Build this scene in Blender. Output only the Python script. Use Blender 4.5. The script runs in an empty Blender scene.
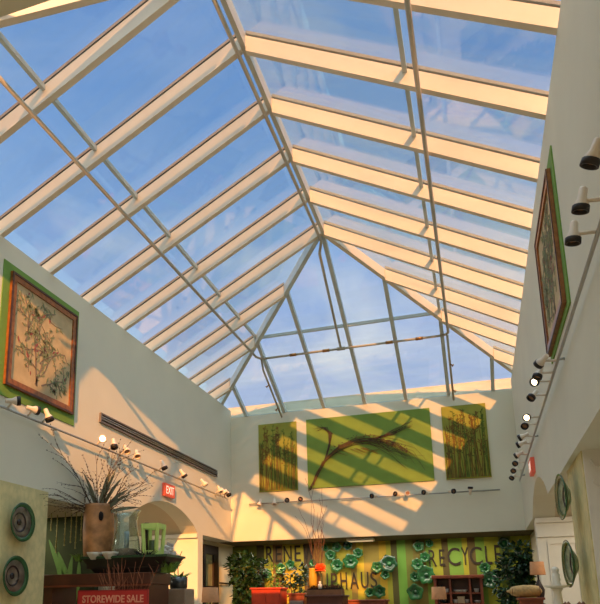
import bpy, bmesh, math, random
from mathutils import Vector, Matrix
PI = math.pi
rnd = random.Random(7)
SC = bpy.context.scene
COL = SC.collection

# ------------------------------------------------------------------ camera
F_PX, PX, PY = 676.54, 241.24, 452.785
YAW, PITCH, ROLL = .3319, .2206, -.009
EYE = Vector((0, 0, 1.6))
cy, sy, cp, sp = math.cos(YAW), math.sin(YAW), math.cos(PITCH), math.sin(PITCH)
fw = Vector((-sy*cp, cy*cp, sp)); rt0 = Vector((cy, sy, 0)); up0 = rt0.cross(fw)
cr, sr = math.cos(ROLL), math.sin(ROLL)
RT = rt0*cr + up0*sr; UP = up0*cr - rt0*sr
cam_d = bpy.data.cameras.new('camera'); cam = bpy.data.objects.new('camera', cam_d); COL.objects.link(cam)
M = Matrix((( RT.x, UP.x, -fw.x, EYE.x), (RT.y, UP.y, -fw.y, EYE.y), (RT.z, UP.z, -fw.z, EYE.z), (0, 0, 0, 1)))
cam.matrix_world = M
cam_d.sensor_fit = 'HORIZONTAL'; cam_d.sensor_width = 36; cam_d.lens = 36*F_PX/600
cam_d.shift_x = (300-PX)/600; cam_d.shift_y = (PY-302)/600
cam_d.clip_start = .05; cam_d.clip_end = 500
SC.camera = cam

def ray(u, v):
    return RT*((u-PX)/F_PX) - UP*((v-PY)/F_PX) + fw
def at(u, v, y):                       # the point of the room at depth y seen there
    d = ray(u, v); return EYE + d*(y/d.y)

# ------------------------------------------------------------------ materials
def new_mat(name):
    m = bpy.data.materials.new(name); m.use_nodes = True
    nt = m.node_tree; b = nt.nodes['Principled BSDF']
    return m, nt, b
def lin(c):
    return tuple(((x/255)/12.92 if x/255 <= .04045 else ((x/255+.055)/1.055)**2.4) for x in c)+(1,)
MATS = {}
def mat(name, rgb, rough=.6, metal=0, var=.12, scale=8, bump=0, emit=0, spec=.5, trans=0, bscale=None):
    if name in MATS: return MATS[name]
    m, nt, b = new_mat(name)
    N = nt.nodes; L = nt.links
    c = lin(rgb)
    tc = N.new('ShaderNodeTexCoord'); no = N.new('ShaderNodeTexNoise')
    no.inputs['Scale'].default_value = scale; no.inputs['Detail'].default_value = 4
    L.new(tc.outputs['Object'], no.inputs['Vector'])
    r = N.new('ShaderNodeValToRGB')
    r.color_ramp.elements[0].position = .3; r.color_ramp.elements[1].position = .7
    r.color_ramp.elements[0].color = tuple(x*(1-var) for x in c[:3])+(1,)
    r.color_ramp.elements[1].color = tuple(min(1, x*(1+var)) for x in c[:3])+(1,)
    L.new(no.outputs['Fac'], r.inputs['Fac']); L.new(r.outputs['Color'], b.inputs['Base Color'])
    b.inputs['Roughness'].default_value = rough; b.inputs['Metallic'].default_value = metal
    b.inputs['Specular IOR Level'].default_value = spec
    if trans: b.inputs['Transmission Weight'].default_value = trans
    if emit:
        b.inputs['Emission Color'].default_value = c; b.inputs['Emission Strength'].default_value = emit
    if bump:
        n2 = N.new('ShaderNodeTexNoise'); n2.inputs['Scale'].default_value = bscale or scale*5
        L.new(tc.outputs['Object'], n2.inputs['Vector'])
        bp = N.new('ShaderNodeBump'); bp.inputs['Strength'].default_value = bump
        L.new(n2.outputs['Fac'], bp.inputs['Height']); L.new(bp.outputs['Normal'], b.inputs['Normal'])
    MATS[name] = m; return m

WALL = mat('wall_paint', (222, 217, 194), .85, var=.03, scale=1.5, bump=.04, bscale=60, spec=.2)
SOFFIT = mat('soffit_paint', (205, 190, 160), .85, var=.03, scale=2, spec=.2)
TRIMW = mat('trim_white', (228, 222, 206), .55, var=.03)
RAFT = mat('rafter_paint', (222, 208, 184), .5, var=.03, scale=3, spec=.3)
CAPM = mat('cap_bronze', (92, 84, 74), .5)
UPST = mat('upstand_metal', (190, 174, 144), .6, var=.08, scale=4)
RIDGEM = mat('ridge_paint', (206, 198, 180), .5, var=.04)
ALU = mat('glazing_bar_paint', (192, 200, 196), .45, var=.05, spec=.4)
CURB = mat('curb_panel_paint', (226, 214, 188), .6, var=.08, scale=4)
PIPE = mat('sprinkler_pipe_paint', (178, 170, 152), .45, var=.06)
BRASS = mat('sprinkler_brass', (170, 120, 70), .35, .8)
STEEL = mat('brushed_metal', (176, 172, 164), .35, .7, var=.06)
WHITEL = mat('lamp_white', (222, 206, 184), .4, var=.03)
BLACK = mat('lamp_black', (34, 26, 22), .5)
FLOORM = mat('floor_tile', (186, 172, 150), .5, var=.15, scale=3)
GREENBOARD = mat('green_board', (112, 150, 62), .8, var=.05, scale=5)
BANNER = mat('banner_green', (122, 148, 58), .85, var=.06, scale=4)
BANNER2 = mat('banner_olive', (148, 148, 54), .85, var=.12, scale=5)
GOLD = mat('frame_gilt_wood', (150, 92, 44), .35, .25, var=.3, scale=20, bump=.15)
DGOLD = mat('frame_dark_wood', (80, 48, 28), .4, .1, var=.3, scale=20)
CANVAS = mat('canvas_tan', (196, 172, 128), .9, var=.14, scale=6)
PBRANCH = mat('paint_branch', (136, 118, 98), .9, var=.2)
PLEAF = mat('paint_leaf', (140, 146, 104), .9, var=.2)
PRED = mat('paint_blossom', (158, 82, 78), .9, var=.2)
TWIG = mat('dry_twig', (84, 66, 44), .85, var=.35, scale=14)
TWIGR = mat('reddish_twig', (150, 88, 56), .8, var=.3, scale=14)
REED = mat('dry_reed', (120, 92, 34), .85, var=.35, scale=10)
REEDG = mat('green_reed', (90, 110, 36), .85, var=.3, scale=10)
GRASSW = mat('dry_leaf_blade', (116, 118, 96), .8, var=.25)
LEAF = mat('ficus_leaf', (34, 66, 32), .4, var=.45, scale=5)
LEAFY = mat('lime_leaf', (108, 140, 50), .5, var=.35, scale=6)
BARK = mat('bark', (92, 70, 48), .9, var=.3, bump=.3)
POT = mat('terracotta_pot', (130, 78, 52), .8, var=.15)
DWOOD = mat('dark_cherry_wood', (84, 42, 26), .35, var=.25, scale=6, spec=.5)
RWOOD = mat('red_brown_wood', (128, 62, 36), .4, var=.25, scale=6)
MWOOD = mat('mid_brown_wood', (126, 82, 50), .5, var=.25, scale=7)
VASEW = mat('vase_wood', (176, 122, 74), .5, var=.5, scale=7, bump=.15)
HOLE = mat('hollow_dark', (24, 14, 9), .9)
TRAY = mat('tray_black', (28, 22, 18), .35, var=.2)
TRAYRIM = mat('tray_green_rim', (40, 74, 42), .35, var=.2)
CERAM = mat('white_ceramic', (214, 206, 190), .3, var=.04)
LIME = mat('lantern_lime', (200, 222, 120), .5, var=.08)
SIGNR = mat('sign_red', (186, 36, 32), .5, var=.08)
SIGNT = mat('sign_letter', (226, 150, 120), .6, var=.03)
REDCAB = mat('red_painted_wood', (196, 62, 30), .45, var=.12)
ORCH = mat('orchid_white', (210, 204, 196), .6, var=.06)
PLANTER = mat('grey_planter', (150, 124, 100), .7, var=.15, scale=6)
SHADE = mat('lamp_shade_linen', (190, 132, 86), .8, var=.08, scale=20)
LDARK = mat('lettering_brown', (52, 40, 20), .7, var=.1)
GPLATE = mat('green_glaze', (46, 108, 60), .18, var=.4, scale=9, spec=.7)
GPLATE2 = mat('green_glaze_dark', (24, 72, 44), .2, var=.3, scale=9, spec=.7)
PLRIM = mat('plate_rim_green', (40, 86, 48), .2, var=.2, spec=.7)
PLIN = mat('plate_brown_glaze', (112, 100, 84), .15, var=.5, scale=11, spec=.8)
PLPALE = mat('plate_pale_green_glaze', (150, 164, 130), .25, var=.5, scale=14, spec=.7)
PLMED = mat('plate_medallion', (42, 34, 34), .2, var=.3, scale=30)
ORANGE = mat('orange_petal', (238, 92, 30), .5, var=.12, scale=20)
YVASE = mat('yellow_vase', (200, 160, 50), .35, var=.12)
SOIL = mat('moss_dark', (40, 28, 18), .95, var=.4, scale=25, bump=.6)
BOLST = mat('gold_brocade', (188, 152, 96), .7, var=.25, scale=30)
EXITB = mat('exit_sign_red', (226, 96, 70), .5, var=.05, emit=.12)
EXITT = mat('exit_letters', (250, 226, 206), .5, emit=.6)
DGREEN = mat('dark_green_wall', (52, 64, 28), .85, var=.3, scale=4)
BEAD = mat('bead_strand', (176, 168, 104), .5, var=.2)
BLADE = mat('banana_leaf', (96, 140, 62), .45, var=.2)
DOORM = mat('door_dark_frame', (38, 22, 18), .45, var=.2)
PANEG = mat('door_glass_view', (150, 150, 110), .1, var=.3, scale=3)
DGREYW = mat('louver_grey', (140, 128, 116), .6)
LIT = mat('lamp_lens_lit', (255, 226, 180), .4, emit=8)
LITSOFT = mat('ceiling_light_lens', (255, 226, 180), .4, emit=.45)
UNLIT = mat('lamp_lens_unlit', (150, 110, 80), .25)
ROOFOUT = mat('roof_membrane', (196, 190, 178), .8)

def wallpaper():
    m, nt, b = new_mat('wallpaper_damask'); N = nt.nodes; L = nt.links
    tc = N.new('ShaderNodeTexCoord'); mp = N.new('ShaderNodeMapping'); mp.inputs['Scale'].default_value = (9, 9, 7)
    L.new(tc.outputs['Object'], mp.inputs['Vector'])
    no = N.new('ShaderNodeTexNoise'); no.inputs['Scale'].default_value = 2.2; no.inputs['Detail'].default_value = 3; no.inputs['Distortion'].default_value = 1.4
    vo = N.new('ShaderNodeTexVoronoi'); vo.inputs['Scale'].default_value = 1.5
    L.new(mp.outputs[0], no.inputs['Vector']); L.new(mp.outputs[0], vo.inputs['Vector'])
    ad = N.new('ShaderNodeMath'); ad.operation = 'MULTIPLY'; L.new(no.outputs['Fac'], ad.inputs[0]); L.new(vo.outputs['Distance'], ad.inputs[1])
    r = N.new('ShaderNodeValToRGB'); r.color_ramp.elements[0].position = .1; r.color_ramp.elements[1].position = .36
    r.color_ramp.elements[0].color = lin((226, 210, 152)); r.color_ramp.elements[1].color = lin((208, 196, 140))
    L.new(ad.outputs[0], r.inputs['Fac']); L.new(r.outputs['Color'], b.inputs['Base Color']); b.inputs['Roughness'].default_value = .7
    return m
WPAPER = wallpaper()

STR = [(-9, (108, 112, 34)), (239, (108, 112, 34)), (256, (66, 60, 26)), (264, (168, 158, 44)), (272, (116, 84, 40)), (282, (176, 156, 40)),
       (303.5, (84, 62, 30)), (311, (160, 122, 44)), (325, (112, 134, 46)), (337, (176, 164, 46)), (350, (150, 124, 50)), (356, (186, 166, 40)),
       (364, (150, 130, 50)), (379, (186, 152, 36)), (386, (150, 152, 44)), (391.5, (78, 74, 28)), (398, (108, 158, 56)), (406, (112, 118, 44)),
       (413, (120, 108, 40)), (426, (120, 156, 50)), (433, (164, 164, 42)), (443, (92, 78, 30)), (449, (124, 164, 58)), (463, (176, 168, 42)),
       (468, (104, 86, 36)), (476, (122, 158, 52)), (486, (166, 170, 44)), (500, (108, 122, 40)), (512, (150, 158, 44))]
GY = 13.6
def stripes():
    m, nt, b = new_mat('green_striped_wall'); N = nt.nodes; L = nt.links
    x0, x1 = -5.0, 1.0
    tc = N.new('ShaderNodeTexCoord'); sx = N.new('ShaderNodeSeparateXYZ'); L.new(tc.outputs['Object'], sx.inputs[0])
    mr = N.new('ShaderNodeMapRange'); mr.inputs['From Min'].default_value = x0; mr.inputs['From Max'].default_value = x1
    L.new(sx.outputs['X'], mr.inputs['Value'])
    r = N.new('ShaderNodeValToRGB'); r.color_ramp.interpolation = 'CONSTANT'; els = r.color_ramp.elements
    els.remove(els[1])
    for i, (px, c) in enumerate(STR):
        pos = 0 if i == 0 else max(0, min(1, (at(px, 570, GY).x-x0)/(x1-x0)))
        e = els[0] if i == 0 else els.new(pos)
        e.color = lin(c)
    L.new(mr.outputs[0], r.inputs['Fac']); L.new(r.outputs['Color'], b.inputs['Base Color']); b.inputs['Roughness'].default_value = .7
    return m
STRIPE = stripes()

def glass_mat(name, dirt, tint, edge=.85):
    m = bpy.data.materials.new(name); m.use_nodes = True; nt = m.node_tree; N = nt.nodes; L = nt.links
    N.remove(N['Principled BSDF']); out = N['Material Output']
    tr = N.new('ShaderNodeBsdfTransparent'); tr.inputs[0].default_value = tint
    gl = N.new('ShaderNodeBsdfGlossy'); gl.inputs['Roughness'].default_value = .03; gl.inputs['Color'].default_value = (.8, .95, .92, 1)
    lw = N.new('ShaderNodeLayerWeight'); lw.inputs['Blend'].default_value = .5
    pw = N.new('ShaderNodeMath'); pw.operation = 'POWER'; pw.inputs[1].default_value = 2.6; L.new(lw.outputs['Facing'], pw.inputs[0])
    fr = N.new('ShaderNodeMapRange'); fr.inputs['To Min'].default_value = .025; fr.inputs['To Max'].default_value = edge; L.new(pw.outputs[0], fr.inputs['Value'])
    mx = N.new('ShaderNodeMixShader'); L.new(fr.outputs[0], mx.inputs[0]); L.new(tr.outputs[0], mx.inputs[1]); L.new(gl.outputs[0], mx.inputs[2])
    tc = N.new('ShaderNodeTexCoord'); mp = N.new('ShaderNodeMapping'); mp.inputs['Scale'].default_value = (.5, 3.2, .5)
    L.new(tc.outputs['Object'], mp.inputs['Vector'])
    no = N.new('ShaderNodeTexNoise'); no.inputs['Scale'].default_value = 1.3; no.inputs['Detail'].default_value = 6; no.inputs['Distortion'].default_value = .6
    L.new(mp.outputs[0], no.inputs['Vector'])
    r = N.new('ShaderNodeMapRange'); r.inputs['From Min'].default_value = .42; r.inputs['From Max'].default_value = .75
    r.inputs['To Min'].default_value = dirt*.35; r.inputs['To Max'].default_value = dirt*2
    L.new(no.outputs['Fac'], r.inputs['Value'])
    di = N.new('ShaderNodeBsdfDiffuse'); di.inputs['Color'].default_value = (.45, .55, .52, 1)
    tl = N.new('ShaderNodeBsdfTranslucent'); tl.inputs['Color'].default_value = (.45, .55, .52, 1)
    m0 = N.new('ShaderNodeMixShader'); L.new(di.outputs[0], m0.inputs[1]); L.new(tl.outputs[0], m0.inputs[2])
    m2 = N.new('ShaderNodeMixShader'); L.new(r.outputs[0], m2.inputs[0]); L.new(mx.outputs[0], m2.inputs[1]); L.new(m0.outputs[0], m2.inputs[2])
    L.new(m2.outputs[0], out.inputs['Surface'])
    return m
GLASS_R = glass_mat('skylight_glass_dusty', .09, (.93, .97, .97, 1))
GLASS = glass_mat('skylight_glass', .035, (.95, .98, .98, 1))
GLASS_V = glass_mat('clear_vase_glass', .08, (.9, .93, .9, 1), 1.0)

# ------------------------------------------------------------------ mesh helpers
class MB:
    def __init__(s): s.v = []; s.f = []; s.sm = []
    def add(s, vs, fs, smooth=False):
        o = len(s.v); s.v += [Vector(v) for v in vs]
        for f in fs: s.f.append([o+i for i in f]); s.sm.append(smooth)
        return s
    def box(s, a, b, rot=None, piv=None):
        x0, y0, z0 = a; x1, y1, z1 = b
        vs = [Vector(p) for p in ((x0,y0,z0),(x1,y0,z0),(x1,y1,z0),(x0,y1,z0),(x0,y0,z1),(x1,y0,z1),(x1,y1,z1),(x0,y1,z1))]
        if rot is not None:
            piv = Vector(piv); vs = [piv + rot @ (v-piv) for v in vs]
        return s.add(vs, [(3,2,1,0),(4,5,6,7),(0,1,5,4),(1,2,6,5),(2,3,7,6),(3,0,4,7)])
    def prism(s, poly, off):               # polygon (3-D points) swept by off; may be concave
        n = len(poly); off = Vector(off); P = [Vector(p) for p in poly]
        return s.add(P+[p+off for p in P], [list(range(n))[::-1], list(range(n, 2*n))]+[(i, (i+1) % n, n+(i+1) % n, n+i) for i in range(n)])
    def tube(s, path, r, n=6, r1=None, cap=True):
        P = [Vector(p) for p in path]; k = len(P); vs = []; fs = []
        r1 = r if r1 is None else r1
        nrm = None
        for i, p in enumerate(P):
            t = (P[min(i+1, k-1)]-P[max(i-1, 0)]).normalized()
            if nrm is None:
                a = Vector((0, 0, 1)) if abs(t.z) < .9 else Vector((1, 0, 0)); nrm = t.cross(a).normalized()
            else:
                nrm = (nrm - t*nrm.dot(t)).normalized()
            b = t.cross(nrm); rr = r+(r1-r)*i/max(1, k-1)
            vs += [p+(nrm*math.cos(2*PI*j/n)+b*math.sin(2*PI*j/n))*rr for j in range(n)]
        for i in range(k-1):
            for j in range(n): fs.append((i*n+j, i*n+(j+1) % n, (i+1)*n+(j+1) % n, (i+1)*n+j))
        s.add(vs, fs, n > 4)
        if cap:
            o = len(s.v)-len(vs)
            s.f.append([o+j for j in range(n)][::-1]); s.sm.append(False)
            s.f.append([o+(k-1)*n+j for j in range(n)]); s.sm.append(False)
        return s
    def lathe(s, prof, c, axis=(0, 0, 1), n=24, wob=None, cap=True):   # prof: (radius, height)
        ax = Vector(axis).normalized(); a = Vector((0, 0, 1)) if abs(ax.z) < .9 else Vector((1, 0, 0))
        u = a.cross(ax).normalized(); w = ax.cross(u); c = Vector(c); vs = []; fs = []
        for (r, h) in prof:
            for j in range(n):
                t = 2*PI*j/n; rr = r*(wob(t, h) if wob else 1)
                vs.append(c+ax*h+(u*math.cos(t)+w*math.sin(t))*rr)
        for i in range(len(prof)-1):
            for j in range(n): fs.append((i*n+j, i*n+(j+1) % n, (i+1)*n+(j+1) % n, (i+1)*n+j))
        o = len(s.v); s.add(vs, fs, True)
        if cap:
            if prof[0][0] > 1e-5: s.f.append([o+j for j in range(n)][::-1]); s.sm.append(False)
            if prof[-1][0] > 1e-5: s.f.append([o+(len(prof)-1)*n+j for j in range(n)]); s.sm.append(False)
        return s
    def leaf(s, p, d, nrm, l, w):
        d = Vector(d).normalized(); sd = d.cross(Vector(nrm)).normalized(); up = sd.cross(d)
        p = Vector(p)
        return s.add([p, p+d*l*.45+sd*w-up*w*.25, p+d*l, p+d*l*.45-sd*w-up*w*.25, p+d*l*.5+up*w*.25], [(0,1,4),(1,2,4),(2,3,4),(3,0,4)])
    def build(s, name, m, parent=None, loc=None, bevel=0):
        me = bpy.data.meshes.new(name); org = Vector(loc) if loc is not None else Vector((0, 0, 0))
        if loc is None and parent is not None: org = parent.location.copy()
        me.from_pydata([v-org for v in s.v], [], s.f)
        me.materials.append(m)
        for p, q in zip(me.polygons, s.sm): p.use_smooth = q
        bm = bmesh.new(); bm.from_mesh(me)
        big = [f for f in bm.faces if len(f.verts) > 4]
        if big: bmesh.ops.triangulate(bm, faces=big)
        bmesh.ops.recalc_face_normals(bm, faces=bm.faces)
        bm.to_mesh(me); bm.free()
        o = bpy.data.objects.new(name, me); COL.objects.link(o)
        if parent is not None: o.parent = parent; o.location = org-world(parent)
        else: o.location = org
        if bevel:
            b = o.modifiers.new('bevel', 'BEVEL'); b.width = bevel; b.segments = 2; b.limit_method = 'ANGLE'
        return o
def world(o):
    p = o.location.copy()
    while o.parent: o = o.parent; p += o.location
    return p
def tag(o, label, cat, group=None):
    o['label'] = label; o['category'] = cat
    if group: o['group'] = group
    return o
def thing(name, label, cat, loc, group=None):
    o = bpy.data.objects.new(name, None); o.empty_display_size = .1; COL.objects.link(o); o.location = loc
    return tag(o, label, cat, group)
def struct(name, mb, m, **k):
    o = mb.build(name, m, **k)
    if o.parent is None: o['kind'] = 'structure'
    return o
def sub(o, name, mb, m, label=None, **k):
    c = mb.build(name, m, o, loc=world(o), **k)
    if label: c['label'] = label
    return c
def copy_tree(o, loc):
    r = o.copy(); COL.objects.link(r); r.location = loc
    for ch in o.children:
        c = ch.copy(); COL.objects.link(c); c.parent = r
        for g in ch.children:
            d = g.copy(); COL.objects.link(d); d.parent = c
    return r
ORD = ['first', 'second', 'third', 'fourth', 'fifth', 'sixth', 'seventh', 'eighth', 'ninth', 'tenth', 'eleventh', 'twelfth', 'thirteenth', 'fourteenth', 'fifteenth']

# ------------------------------------------------------------------ room
XL, XR, YB = -4.534, .8117, 12.5213
ZE, ZEB, ZR, XM, YA, S = 5.467, 5.3145, 6.9351, -1.8074, 8.9771, .9021
YA0 = YA-5*S                              # near end of the ridge
ML, MR, MBK = (ZR-ZE)/(XM-XL), (ZR-ZE)/(XR-XM), .4779
YN = 2.5
ZF = 4.95
MBN = (ZR-ZF)/(YA0-YN)
ZS = 2.8
A0, A1 = 8.35, 10.82
def arch_pts(x):
    pts = []
    for i in range(15):
        t = i/14; y = A1+(A0-A1)*t
        pts.append((x, y, ZS+.38*math.sin(PI*t)**.75))
    return pts
def side_wall(name, x, w):
    poly = [(x, YN, ZS), (x, YN, ZE), (x, YB, ZE), (x, YB, ZS)] + arch_pts(x)
    return struct(name, MB().prism(poly, (w, 0, 0)), WALL)
side_wall('wall_left', XL, -.3)
side_wall('wall_right', XR, .3)
struct('wall_back', MB().box((XL-.3, YB, ZS), (XR+.3, YB+.04, ZEB)).box((XL-.3, YB+.04, ZS+.1), (XR+.3, YB+.3, ZEB)), WALL)
struct('wall_front', MB().box((XL-.3, YN-.25, 4.75), (XR+.3, YN, ZF)), WALL)
struct('wall_gap', MB().box((XL-.3, -5, ZS), (XL, YN, 4.75)).box((XR, -5, ZS), (XR+.3, YN, 4.75)), WALL)
struct('floor', MB().box((-9, -5, -.1), (5, GY+.2, 0)), FLOORM)
struct('wall_rear', MB().box((-9, GY, 0), (5, GY+.15, ZE)), STRIPE)
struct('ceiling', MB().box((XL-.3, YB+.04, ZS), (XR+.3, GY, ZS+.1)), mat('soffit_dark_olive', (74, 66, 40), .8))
struct('ceiling_left', MB().box((-9, -5, ZS), (XL-.3, 8.1, ZS+.1)).box((-9, 11.2, ZS), (XL-.3, GY, ZS+.1)).box((-9, 8.1, 3.35), (XL-2, 11.2, 3.45)), SOFFIT)
struct('ceiling_right', MB().box((XR+.3, -5, ZS), (5, 8.1, ZS+.1)).box((XR+.3, 11.2, ZS), (5, GY, ZS+.1)).box((XR+2, 8.1, 3.35), (5, 11.2, 3.45)), SOFFIT)
struct('ceiling_front', MB().box((XL-.3, -5, 4.75), (XR+.3, YN-.25, 4.85)), SOFFIT)
struct('wall_far_left', MB().box((-9.1, -5, 0), (-9, GY, 3.4)), WALL)
struct('wall_far_right', MB().box((5, -5, 0), (5.1, GY, 3.4)), WALL)
struct('wall_behind', MB().box((-9, -5.1, 0), (5, -5, 4.85)), WALL)
# deep arches: barrel soffit blocks behind the walls and their far jambs
for nm, x, s in (('wall_vault_left', XL-.3, -1), ('wall_vault_right', XR+.3, 1)):
    poly = [(x, 8.1, ZS), (x, 8.1, 3.5), (x, 11.2, 3.5), (x, 11.2, ZS)] + arch_pts(x)
    struct(nm, MB().prism(poly, (s*1.7, 0, 0)), SOFFIT)
struct('wall_jamb_left', MB().box((XL-2, A1, 0), (XL, A1+.22, ZS)), WALL)
struct('wall_jamb_right', MB().box((XR+.03, A1, 0), (XR+2, A1+.22, ZS)), TRIMW)
struct('trim_1', MB().box((XL-2, A1-.05, ZS-.07), (XL+.0, A1, ZS)), TRIMW)
struct('trim_2', MB().box((XR+.03, A1-.05, ZS-.07), (XR+2, A1, ZS)), TRIMW)
pn = MB()
for (xa, xb) in ((XR+.16, XR+.56), (XR+.7, XR+1.1)):
    for z0, z1 in ((.9, 2.45), (.2, .8)):
        for a, b in (((xa, z0), (xb, z0+.03)), ((xa, z1-.03), (xb, z1)), ((xa, z0+.03), (xa+.03, z1-.03)), ((xb-.03, z0+.03), (xb, z1-.03))):
            pn.box((a[0], A1-.02, a[1]), (b[0], A1, b[1]))
pn.box((XR+.03, A1-.03, 2.52), (XR+2, A1, 2.58))
struct('trim_3', pn, TRIMW)
struct('wall_recess_left', MB().box((-5.1, A1+.22, 0), (-4.9, GY, ZS)), WALL)
struct('wall_recess_right', MB().box((.95, A1+.22, 0), (1.1, GY, ZS)), WALL)
struct('wall_passage_left', MB().box((-6.7, 8.1, 0), (-6.5, 11.2, 3.4)), WALL)
struct('wall_bay_left', MB().box((-9, 8.0, 0), (XL-.3, 8.1, ZS)), DGREEN)
struct('wall_pier_left', MB().box((XL-.3, 8.1, 0), (XL, A0, ZS)), WALL)
# wallpapered pillars, flush with the walls
struct('wall_pillar_left', MB().box((XL-.9, 5.0, 0), (XL-.3, 6.44, ZS)).box((XL-.3, 5.0, 0), (XL+.004, 6.44, 2.86)), WPAPER)
struct('wall_pillar_right', MB().box((XR+.3, 6.0, 0), (XR+.9, 6.95, ZS)).box((XR+.05, 6.0, 0), (XR+.3, 6.95, ZS)), WPAPER)
sc = MB().box((XR+.06, 5.97, 0), (XR+.9, 6.0, ZS)).box((XR+.3, 4.2, 0), (XR+.5, 5.97, ZS))
for zz in (2.72, 2.55):
    sc.tube([(XR+.2-.09*math.cos(a), 5.968, zz-.07*math.sin(a)) for a in [i*PI/10 for i in range(11)]], .008, 6)
struct('wall_panel_right', sc, TRIMW)

# ------------------------------------------------------------------ skylight
sky = bpy.data.objects.new('window_1', None); COL.objects.link(sky); sky['kind'] = 'structure'
GL = .19                                   # glass above the rafter soffit at the ridge
RW = .065
def gz_side(x): return ZR+GL-(ML*(XM-x) if x < XM else MR*(x-XM))
def bz_side(x): return gz_side(x)-GL
def gz_back(y): return ZR+GL-MBK*(y-YA)
def gz_near(y): return ZR+GL-MBN*(YA0-y)
def rafter(name, side, y, xtop, w=RW):
    s = -1 if side == 'L' else 1
    xw = XL if side == 'L' else XR
    xo = xw+s*.2
    g = .012
    poly = [(xtop, y-w/2, bz_side(xtop)), (xtop, y-w/2, gz_side(xtop)-g), (xo, y-w/2, gz_side(xo)-g), (xo, y-w/2, ZE+.003), (xw, y-w/2, ZE+.003)]
    sub(sky, name, MB().prism(poly, (0, w, 0)), RAFT)
    xo = xw+s*.3
    cap = [(xtop, y-.03, gz_side(xtop)+.016), (xtop, y-.03, gz_side(xtop)+.05), (xo, y-.03, gz_side(xo)+.05), (xo, y-.03, gz_side(xo)+.016)]
    sub(sky, 'pressure_cap', MB().prism(cap, (0, .06, 0)), CAPM)
for k in range(-5, 1):
    rafter('rafter', 'L', YA+k*S, XM); rafter('rafter', 'R', YA+k*S, XM+.05)
SXL, SXR = MBK*S/ML, MBK*S/MR
for k in (1, 2, 3):
    rafter('jack_rafter', 'L', YA+k*S, XM-k*SXL-.03); rafter('jack_rafter', 'R', YA+k*S, XM+k*SXR+.03)
    if k < 3:
        rafter('jack_rafter', 'L', YA0-k*S, XM-k*MBN*S/ML-.03); rafter('jack_rafter', 'R', YA0-k*S, XM+k*MBN*S/MR+.03)
def jack(x, ytop, near):
    w = .06; g = .012
    dep = .06
    f = gz_near if near else gz_back
    yw = YN if near else YB; s = -1 if near else 1; yo = yw+s*.1
    zw = (ZF if near else ZEB)
    poly = [(x-w/2, ytop, f(ytop)-dep-.05), (x-w/2, ytop, f(ytop)-g), (x-w/2, yo, f(yo)-g), (x-w/2, yo, zw+.003), (x-w/2, yw, max(zw+.003, f(yw)-dep-.05))]
    sub(sky, 'jack_rafter', MB().prism(poly, (w, 0, 0)), ALU)
for k in (-3, -2, -1, 0, 1, 2, 3):
    x = XM+(k*SXR if k > 0 else k*SXL)
    jack(x, YA+abs(k)*S+(.06 if k == 0 else .03), False)
    jack(x, YA0-abs(k)*S*MBK/MBN-(.06 if k == 0 else .03), True)
def beam(name, a, b, w, d, m, up=.012):
    a = Vector(a); b = Vector(b); t = (b-a).normalized(); sd = t.cross(Vector((0, 0, 1))).normalized()*w/2
    q = [a-sd-Vector((0, 0, d)), a+sd-Vector((0, 0, d)), a+sd-Vector((0, 0, up)), a-sd-Vector((0, 0, up))]
    sub(sky, name, MB().prism(q, b-a), m)
def hip_end(s, end):
    sx = ML if s < 0 else MR
    if end == 'far':
        y = YB+.1; z = gz_back(y); dx = (ZR+GL-z)/sx
    else:
        y = YN-.1; z = gz_near(y); dx = (ZR+GL-z)/sx
    return (XM+s*dx, y, z)
APX, APN = (XM, YA, ZR+GL), (XM, YA0, ZR+GL)
for s in (-1, 1):
    for end, ap in (('far', APX), ('near', APN)):
        e = Vector(hip_end(s, end)); a = Vector(ap)
        x_lim = (XL-.18) if s < 0 else (XR+.18)
        t = min(1, (x_lim-a.x)/(e.x-a.x)); e = a+(e-a)*t
        beam('hip_beam', a, e, .07, .165, ALU if (end == 'far' and s < 0) else RAFT)  # right far hip takes the cream paint to stand for sunlight on it
beam('ridge_beam', (XM+.025, YA0, ZR+GL), (XM+.025, YA+.04, ZR+GL), .05, .17, RIDGEM)
# purlins under the glass, between the rafters, hip to hip
def purlin(a, b): beam('purlin', a, b, .04, .062, ALU)
kp = 2.0
for k in range(-6, 1):
    pass
xpl, xpr = XM-kp*SXL, XM+kp*SXR
y0p, y1p = YA0-kp*S*MBK/MBN, YA+kp*S
purlin((xpl, y0p, gz_side(xpl)), (xpl, y1p, gz_side(xpl)))
purlin((xpr, y0p, gz_side(xpr)), (xpr, y1p, gz_side(xpr)))
purlin((xpl, y1p, gz_back(y1p)), (xpr, y1p, gz_back(y1p)))
purlin((xpl, y0p, gz_near(y0p)), (xpr, y0p, gz_near(y0p)))
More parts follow.
